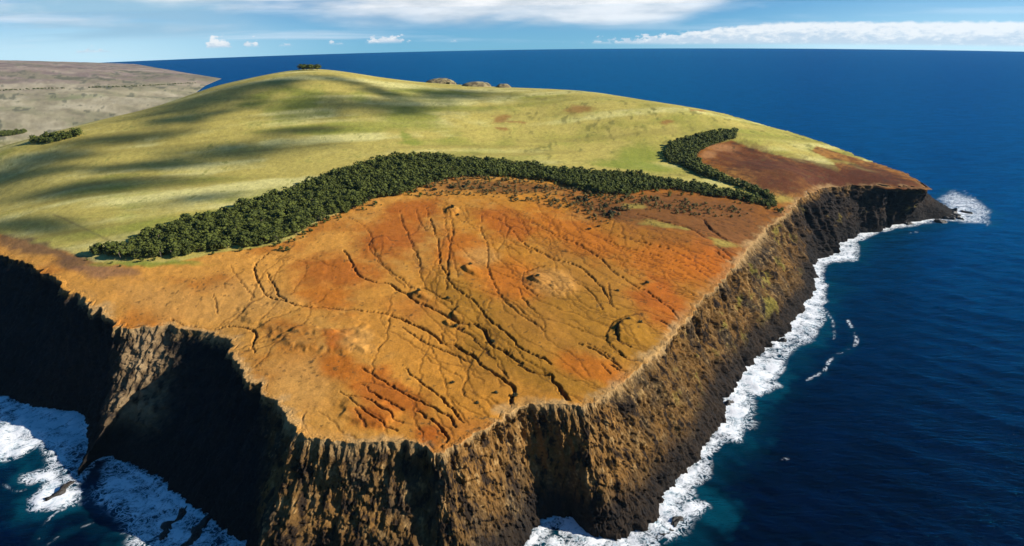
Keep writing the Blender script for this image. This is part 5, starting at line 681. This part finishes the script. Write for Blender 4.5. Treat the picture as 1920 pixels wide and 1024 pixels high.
def ico(sub=1):
    bm = bmesh.new(); bmesh.ops.create_icosphere(bm, subdivisions=sub, radius=1.0)
    V = np.array([v.co[:] for v in bm.verts]); F = np.array([[v.index for v in f.verts] for f in bm.faces]); bm.free(); return V, F
ICO1, ICO1F = ico(1); ICO2, ICO2F = ico(2)
phi_ = (1 + 5 ** .5) / 2
ICO0 = np.array([(-1, phi_, 0), (1, phi_, 0), (-1, -phi_, 0), (1, -phi_, 0), (0, -1, phi_), (0, 1, phi_), (0, -1, -phi_), (0, 1, -phi_), (phi_, 0, -1), (phi_, 0, 1), (-phi_, 0, -1), (-phi_, 0, 1)]) / math.hypot(1, phi_)
ICO0F = np.array([(0, 11, 5), (0, 5, 1), (0, 1, 7), (0, 7, 10), (0, 10, 11), (1, 5, 9), (5, 11, 4), (11, 10, 2), (10, 7, 6), (7, 1, 8), (3, 9, 4), (3, 4, 2), (3, 2, 6), (3, 6, 8), (3, 8, 9), (4, 9, 5), (2, 4, 11), (6, 2, 10), (8, 6, 7), (9, 8, 1)])
def crown_geom(rng, rad, h0, h1, clumps, leaves, fine=True):
    """leaf clumps and loose leaf sprays spread through a crown between h0 and h1"""
    Vs, Fs, n = [], [], 0
    BV, BF = (ICO1, ICO1F) if fine else (ICO0, ICO0F)
    for k in range(clumps):
        a = rng.uniform(0, 6.283); q = math.sqrt(rng.uniform(0, 1)); hh = rng.uniform(0, 1)
        env = math.sin(math.pi * (.18 + .74 * hh)) ** .7
        c = np.array([math.cos(a) * q * rad * .72 * env, math.sin(a) * q * rad * .72 * env, h0 + (h1 - h0) * (.12 + .76 * hh)])
        s = rad * rng.uniform(.24, .44)
        V = BV * np.array([s, s, s * rng.uniform(.55, .85)]) * (1 + .33 * rng.uniform(-1, 1, (len(BV), 1)))
        Vs.append(V + c); Fs.append(BF + n); n += len(V)
    for k in range(leaves):
        a = rng.uniform(0, 6.283); hh = rng.uniform(0.05, 1); env = math.sin(math.pi * (.15 + .78 * hh)) ** .6
        q = rng.uniform(.6, 1.08)
        c = np.array([math.cos(a) * q * rad * env, math.sin(a) * q * rad * env, h0 + (h1 - h0) * hh])
        d1 = rng.normal(0, 1, 3); d1 /= np.linalg.norm(d1); d2 = np.cross(d1, rng.normal(0, 1, 3)); d2 /= np.linalg.norm(d2)
        s = rad * rng.uniform(.10, .2)
        V = np.array([c - d1 * s, c + d2 * s * .6, c + d1 * s, c - d2 * s * .6])
        Vs.append(V); Fs.append(np.array([[n, n + 1, n + 2], [n, n + 2, n + 3]])); n += 4
    return np.vstack(Vs), np.vstack(Fs)
def trunk_geom(rng, h, r0):
    Vs, Fs, n = [], [], 0
    def limb(p0, p1, ra, rb):
        nonlocal n
        p0 = np.array(p0); p1 = np.array(p1); d = p1 - p0; d = d / np.linalg.norm(d)
        u = np.cross(d, [.3, .9, .1]); u /= np.linalg.norm(u); v = np.cross(d, u)
        ring = [(math.cos(a), math.sin(a)) for a in np.linspace(0, 2 * math.pi, 6)[:-1]]
        V = [p0 + (u * c + v * s) * ra for c, s in ring] + [p1 + (u * c + v * s) * rb for c, s in ring]
        Vs.append(np.array(V)); Fs.append(np.array([[n + i, n + (i + 1) % 5, n + 5 + (i + 1) % 5] for i in range(5)] + [[n + i, n + 5 + (i + 1) % 5, n + 5 + i] for i in range(5)])); n += 10
    top = (rng.uniform(-.5, .5), rng.uniform(-.5, .5), h * .6)
    limb((0, 0, -1.0), top, r0, r0 * .6)
    for k in range(4):
        a = k * 1.57 + rng.uniform(-.4, .4); z0 = h * rng.uniform(.35, .58)
        limb((top[0] * z0 / (h * .6), top[1] * z0 / (h * .6), z0), (math.cos(a) * h * .24, math.sin(a) * h * .24, h * rng.uniform(.68, .86)), r0 * .45, r0 * .18)
    return np.vstack(Vs), np.vstack(Fs)
def raw_mesh(name, V, F, mat):
    o = mesh_obj(name, V, F, mat, smooth=False); me = o.data; bpy.data.objects.remove(o); return me
TREES = []
for k in range(8):
    rng = np.random.default_rng(100 + k); h = 1.0
    V, F = crown_geom(rng, .52, .16, 1.0, 20, 170); tv, tf = trunk_geom(rng, 1.0, .035)
    TREES.append((raw_mesh('crown', V, F, M_LEAF), raw_mesh('trunk', tv * [1, 1, 1], tf, M_BARK)))
LITE = []
for k in range(8):
    rng = np.random.default_rng(200 + k); LITE.append(crown_geom(rng, .52, .1, 1.0, 12, 60, fine=False))
def place_tree(x, y, h, label, group, cat='tree', name='eucalyptus_tree', squash=1.0):
    z = float(top_z(x, y)[0])
    root = bpy.data.objects.new(name, None); COL.objects.link(root); root.empty_display_size = .5
    root.location = (x, y, z); root.rotation_euler = (0, 0, random.uniform(0, 6.28)); root.scale = (h * squash, h * squash, h)
    root['label'] = label; root['category'] = cat; root['group'] = group
    cm, tm = random.choice(TREES)
    for nm, me in (('crown', cm), ('trunk', tm)):
        o = bpy.data.objects.new(nm, me); COL.objects.link(o); o.parent = root
    return root
def poisson(P, rad, seed, tries=60000, dens=None):
    rng = np.random.default_rng(seed); P = np.array(P); lo = P.min(0); hi = P.max(0); cell = rad / 1.4143; grid = {}; pts = []
    C = rng.uniform(lo, hi, (tries, 2)); ok = in_poly(C[:, 0], C[:, 1], P)
    for p in C[ok]:
        gxx, gyy = int(p[0] // cell), int(p[1] // cell)
        if any((gxx + i, gyy + j) in grid and math.hypot(*(grid[(gxx + i, gyy + j)] - p)) < rad for i in (-2, -1, 0, 1, 2) for j in (-2, -1, 0, 1, 2)): continue
        grid[(gxx, gyy)] = p; pts.append(p)
    return np.array(pts)
belt = poisson(BELT, 5.6, 1, 120000); grove = poisson(GROVE, 5.8, 2)
edge_d, _ = seg_dist(belt[:, 0], belt[:, 1], BELT, True)
belt = belt[(edge_d > 3.5 + 9 * fbm2(belt[:, 0] / 18, belt[:, 1] / 18, 3, 310, .6)) | (belt[:, 1] > 1130)]
bd, bk = seg_dist(belt[:, 0], belt[:, 1], BELT, True); nf = 28      # first 28 corners are the seaward edge
bsize = np.random.default_rng(5).triangular(6.0, 9.5, 17.0, len(belt)) * np.where(belt[:, 1] > 1120, .86, 1.0)
gsize = np.random.default_rng(6).triangular(6.5, 10, 14.5, len(grove))
score = bsize / np.hypot(belt[:, 0], belt[:, 1]) * np.where((bk < nf) & (bd < 9), 1.5, 1.0)
order = np.argsort(-score); N_IND = 262
for i in order[:N_IND]:
    x, y = belt[i]
    front = bk[i] < nf and bd[i] < 9
    if x < -430: lab = 'dark green tree in the pointed west tip of the tree belt' if not front else 'tree on the seaward edge of the belt by its pointed west tip'
    elif x < -250: lab = 'tree inside the wide western half of the belt, among many alike' if not front else 'tree at the belt edge directly above the bare tan soil'
    else: lab = 'tree in the middle of the long belt above the red soil' if not front else 'tree at the belt edge where the red rills begin'
    place_tree(x, y, bsize[i], lab, 'eucalyptus trees of the long belt' + (' edge' if front else ''), squash=random.uniform(.95, 1.3))
def wood_mass(name, pts, sizes, mat, seed, lite=LITE, squash=1.12):
    rng = np.random.default_rng(seed); Vs, Fs, n = [], [], 0
    zz = top_z(pts[:, 0], pts[:, 1])
    for (x, y), z, s in zip(pts, zz, sizes):
        V, F = lite[rng.integers(len(lite))]; a = rng.uniform(0, 6.28); c, sn = math.cos(a), math.sin(a)
        W_ = np.stack([(V[:, 0] * c - V[:, 1] * sn) * s * squash + x, (V[:, 0] * sn + V[:, 1] * c) * s * squash + y, V[:, 2] * s + z - .3], 1)
        Vs.append(W_); Fs.append(F + n); n += len(V)
    o = mesh_obj(name, np.vstack(Vs), np.vstack(Fs), mat, smooth=False); o['kind'] = 'stuff'; return o
rest = order[N_IND:]
rs = np.random.default_rng(77); Bf = smooth_line(BELT[:28], 6); stray = []
while len(stray) < 95:
    q = Bf[rs.integers(len(Bf))] + rs.normal(0, 1, 2) * np.array([9, 11]) + np.array([4, -9])
    if not in_poly(q[:1], q[1:], BELT)[0] and in_poly(q[:1], q[1:], ISLAND)[0] and (q[0] > -330 or rs.uniform() < .3): stray.append(q)
stray = np.array(stray); ssize = rs.triangular(2.0, 4.0, 9.5, len(stray))
o = wood_mass('forest', np.vstack([belt[rest], grove, stray]), np.r_[bsize[rest], gsize, ssize], M_LEAF, 9); o['label'] = 'dense dark green mass of trees in the belt and the eastern grove'
lg = np.vstack([poisson(LEFTGROVE, 8, 3), poisson(LEFTGROVE2, 8, 4)])
o = wood_mass('wood', lg, np.random.default_rng(8).triangular(7, 11, 16, len(lg)), M_LEAF, 10); o['label'] = 'small far woods on the pale plain west of the hill'
# trees on the summit
for i, (x, y) in enumerate(SPOTS['summit']):
    place_tree(x, y, random.uniform(13, 17), 'small dark tree in the clump on the hilltop', 'trees on the summit', squash=1.35)
# scrub
sc = poisson(SCRUB, 7.5, 12); keep_ = np.random.default_rng(3).uniform(0, 1, len(sc)) < .62
sc = sc[keep_]
o = wood_mass('scrub', sc, np.random.default_rng(4).triangular(1.5, 2.5, 8.0, len(sc)) , M_DRY, 13, squash=1.3); o['label'] = 'olive and brown scrub thinning out below the tree belt'
tl = np.array([(-3300 + 11 * k + random.uniform(-6, 6), 4240 + 4.7 * k + 25 * math.sin(k * .07) + random.uniform(-9, 9)) for k in range(140) if math.sin(k * .21) + .8 * math.sin(k * .083 + 1) > -.9])
tl = tl[in_poly(tl[:, 0], tl[:, 1], FARP)]
o = wood_mass('treeline', tl, np.random.default_rng(14).uniform(6, 10.5, len(tl)), M_LEAF, 15, squash=1.6); o['label'] = 'thin dark line of trees across the far plain'
# single shrubs
SHRUB = []
for k in range(5):
    rng = np.random.default_rng(300 + k); V, F = crown_geom(rng, .62, -.05, .8, 12, 70); SHRUB.append(raw_mesh('foliage', V, F, M_BUSH))
SL = ['dark round shrub alone on the lower soil slope, uphill of two others', 'low dark shrub nearest the front rim of the slope', 'dark shrub in a shallow pit above the front rim',
      'black shrub at the mouth of the deep gully', 'small dark shrub on bare soil left of the round grassy hummock', 'shrub at the belt foot, westernmost of three in a row', 'middle shrub of the three at the belt foot',
      'eastern shrub of the three at the belt foot', 'dark shrub under the thin middle of the belt', 'broad shrub patch below the eastern part of the belt', 'largest dark shrub on the upper slope below the belt',
      'lower companion of the largest dark shrub on the upper slope', 'dark shrub at the head of the western rills', 'shrub just below the one heading the western rills', 'shrub on the steep side of the long narrow hummock',
      'shrub in the hollow of the pale oval patch', 'dark shrub beside the long central gully', 'tiny shrub between two central gullies', 'shrub at the bend of the deepest gully', 'tiny dark shrub on the red eastern slope',
      'small shrub high on the red soil, right of the rills', 'smallest of two shrubs high on the red soil', 'shrub on the shaded edge of the grassy hummock', 'olive shrub on top of the grassy hummock', 'shrub in the crook of a gully below the hummocks',
      'shrub tucked under the belt east of its middle', 'shrub next to the broad patch below the belt', 'shrub at the seaward foot of the thin belt', 'shrub at the rear of the scrubby strip', 'shrub where the belt widens above the rills']
for i, (x, y) in enumerate(SPOTS['shrub']):
    z = float(top_z(x, y)[0]); s = {0: 4, 1: 3.6, 2: 4, 3: 5, 9: 13, 10: 14, 11: 9, 12: 7, 26: 9, 25: 9, 4: 4}.get(i, 5.2)
    if i in (5, 6, 7, 8, 27, 28, 29): s = 8
    o = bpy.data.objects.new('shrub', SHRUB[i % 5]); COL.objects.link(o); o.location = (x, y, z - .25); o.scale = (s, s, s * .75); o.rotation_euler = (0, 0, i * 1.7)
    o['label'] = SL[i]; o['category'] = 'shrub'; o['group'] = 'lone shrubs on the bare slope'

# ------------------------------------------------------------------ rocky knolls on the far flank
M_KNOLL, t, out = new_mat('knoll_rock')
b = t.new('ShaderNodeBsdfPrincipled'); g_ = t.new('ShaderNodeNewGeometry')
t.put(b.inputs['Base Color'], t.mix(t.step(t.noise(g_.outputs['Position'], .08, 5), .4, .6), (.10, .075, .035, 1), (.30, .24, .11, 1))); b.inputs['Roughness'].default_value = .95
t.l.new(b.outputs[0], out.inputs[0])
def lump(name, x, y, z, ax, ay, az_, seed, mat, ang=0, rough=.25):
    V = ICO2 if name != 'sea_rock' else ICO2
    bm = bmesh.new(); bmesh.ops.create_icosphere(bm, subdivisions=4, radius=1.0)
    V = np.array([v.co[:] for v in bm.verts]); F = np.array([[v.index for v in f.verts] for f in bm.faces]); bm.free()
    A3 = np.array([ax, ay, az_]); W3 = V * A3; f = 1.0 / (0.9 * min(ax, ay, az_))
    n = fbm3(W3[:, 0] * f + seed, W3[:, 1] * f, W3[:, 2] * f, 4, seed, .6); V = V * (1 + rough * n)[:, None] * A3
    if rough > .3: V[:, 1] += ay * 1.1 * fbm2(V[:, 0] / (ay * 2.2) + seed, V[:, 0] * 0, 2, seed); V[:, 2] *= .75 + .6 * fbm2(V[:, 0] / (ay * 1.6) + seed, V[:, 1] / ay, 3, seed + 1)
    o = mesh_obj(name, V, F, mat, smooth=(name == 'hill')); o.location = (x, y, z); o.rotation_euler = (0, 0, ang); return o
for i, ((x, y), (w_, h_)) in enumerate(zip(SPOTS['hill'], [(50, 20), (46, 17), (24, 14)])):
    x, y = x * 1.02, y * 1.02
    o = lump('hill', x, y, float(top_z(x, y)[0]) - 4, w_, 40, h_, 20 + i, M_KNOLL, rough=.18); o['kind'] = 'structure'
for i, (x, y) in enumerate(SPOTS['dome_bush']):
    z = float(top_z(x, y)[0]); o = bpy.data.objects.new('shrub', SHRUB[i % 5]); COL.objects.link(o); o.location = (x, y, z - .3); o.scale = (12, 12, 9)
    o['label'] = 'dark bush between the two larger knolls on the far crest'; o['category'] = 'shrub'; o['group'] = 'bushes between the far knolls'
# ------------------------------------------------------------------ rocks in the surf
M_WET, t, out = new_mat('wet_basalt')
b = t.new('ShaderNodeBsdfPrincipled'); g_ = t.new('ShaderNodeNewGeometry'); nn = t.noise(g_.outputs['Position'], .5, 5)
t.put(b.inputs['Base Color'], t.mix(nn, (.008, .007, .006, 1), (.05, .04, .03, 1))); b.inputs['Roughness'].default_value = .6; t.put(b.inputs['Normal'], t.bump(nn, 1.0, 1.0))
t.l.new(b.outputs[0], out.inputs[0])
RL = ['long black rock rib in the blue surf of the west bay', 'second black rib seaward of the long one in the west bay', 'low rock spit awash at the tip of the spur', 'small black rock in foam under the east wall',
      'black sea stack off the far eastern headland', 'low rock beside the headland stack', 'rock in the foam by the cove', 'rock under the east wall ringed by white foam', 'flat rock awash in the front foam', 'small rock at the foot of the headland cliff', 'jagged black rock at the seaward tip of the headland', 'dark rock half buried in the foam beyond the headland', 'broken black rock under the headland nose', 'small rock seaward of the headland stack']
for i, (x, y, dx, dy, w_, h_) in enumerate(ROCKS):
    L = math.hypot(dx, dy); o = lump('sea_rock', x, y, -.6 - float(curve_drop(x, y)), max(L, 3), w_, h_, 40 + i, M_WET, math.atan2(dy, dx), .85)
    o['label'] = RL[i]; o['category'] = 'rock'
# ------------------------------------------------------------------ broken cloud that drifts over the grass slopes
M_CLOUD, t, out = new_mat('cloud_vapour')
tc = t.new('ShaderNodeTexCoord'); P = tc.outputs['Object']; ln = t.new('ShaderNodeVectorMath', operation='LENGTH'); t.put(ln.inputs[0], t.new('ShaderNodeVectorMath').outputs[0] if False else P)
g_ = t.new('ShaderNodeNewGeometry'); n = t.noise(g_.outputs['Position'], .008, 6, .62, .8)
dn = t.attr('rim').outputs['Fac']
al = t.math('MULTIPLY', t.step(t.math('SUBTRACT', t.math('ADD', t.math('MULTIPLY', n, 2.7), .0), dn), -.05, 1.35), .70)
df_ = t.new('ShaderNodeBsdfDiffuse'); df_.inputs[0].default_value = (.9, .9, .9, 1); tr = t.new('ShaderNodeBsdfTransparent')
tl_ = t.new('ShaderNodeBsdfTranslucent'); tl_.inputs[0].default_value = (.9, .9, .9, 1)
m1 = t.new('ShaderNodeMixShader'); m1.inputs[0].default_value = .45; t.l.new(df_.outputs[0], m1.inputs[1]); t.l.new(tl_.outputs[0], m1.inputs[2])
m2 = t.new('ShaderNodeMixShader'); t.put(m2.inputs[0], al); t.l.new(tr.outputs[0], m2.inputs[1]); t.l.new(m1.outputs[0], m2.inputs[2]); t.l.new(m2.outputs[0], out.inputs[0])
ZC = 1250.0
for i, E in enumerate(CLOUDSHADE):
    gx0, gy0 = E[0], E[1]; zg = float(top_z(gx0, gy0)[0]); k = (ZC - zg) / SUND.z
    c = np.array([gx0 + SUND.x * k, gy0 + SUND.y * k])
    q = np.linspace(0, 1, 15)[1:]; a = np.linspace(0, 2 * math.pi, 49)[:-1]
    V = [(0, 0, 0)]; rimv = [0.0]
    for side in (1, -1):
        pass
    pts = []; rimv = []; Fq = []
    Q, A2 = np.meshgrid(q, a, indexing='ij'); Q = Q.ravel() * 1.3; A2 = A2.ravel()
    ux = E[2] * np.cos(A2) * Q + E[4] * np.sin(A2) * Q; uy = E[3] * np.cos(A2) * Q + E[5] * np.sin(A2) * Q
    n2_ = fbm2((ux + c[0]) / 60, (uy + c[1]) / 60, 3, 150)
    th_ = np.sqrt(np.clip(1 - (Q / 1.3) ** 2, 0, 1)) * (16 + 10 * n2_)
    nq, na = len(q), len(a); idx = np.arange(nq * na).reshape(nq, na)
    Fs = np.stack([idx[:-1], idx[1:], np.roll(idx, -1, 1)[1:], np.roll(idx, -1, 1)[:-1]], -1).reshape(-1, 4)
    V1 = np.stack([ux, uy, th_], 1); V2 = np.stack([ux, uy, -th_ * .3], 1); n1_ = len(V1)
    Vall = np.vstack([V1, V2, [[0, 0, 17], [0, 0, -5]]]); Fall = np.vstack([Fs, Fs[:, ::-1] + n1_])
    me_o = mesh_obj('cloud', Vall, Fall, M_CLOUD, [('rim', 'FLOAT', np.r_[Q, Q, 0, 0])]); me = me_o.data
    bm = bmesh.new(); bm.from_mesh(me); bm.verts.ensure_lookup_table()
    for s_, cidx in ((0, 2 * n1_), (n1_, 2 * n1_ + 1)):
        for j in range(na):
            bm.faces.new((bm.verts[cidx], bm.verts[s_ + j], bm.verts[s_ + (j + 1) % na]))
    bm.to_mesh(me); bm.free()
    me_o.location = (c[0], c[1], ZC); me_o['kind'] = 'structure'

# ------------------------------------------------------------------ haze
HAZE = 0.9e-5
bm = bmesh.new(); bmesh.ops.create_cube(bm, size=1.0); me = bpy.data.meshes.new('haze'); bm.to_mesh(me); bm.free()
hz = bpy.data.objects.new('haze', me); COL.objects.link(hz); hz['kind'] = 'stuff'
zb, zt = -30000.0 ** 2 / (2 * RE) - 40, 470.0
hz.location = (0, 0, (zb + zt) / 2); hz.scale = (64000, 64000, zt - zb)
M_H = bpy.data.materials.new('haze_air'); M_H.use_nodes = True; M_H.node_tree.nodes.clear(); t = NT(M_H.node_tree)
out = t.new('ShaderNodeOutputMaterial'); pv = t.new('ShaderNodeVolumePrincipled'); pv.inputs['Color'].default_value = (.38, .70, 1.0, 1); pv.inputs['Density'].default_value = HAZE
pv.inputs['Anisotropy'].default_value = .2
t.l.new(pv.outputs[0], out.inputs['Volume']); me.materials.append(M_H)
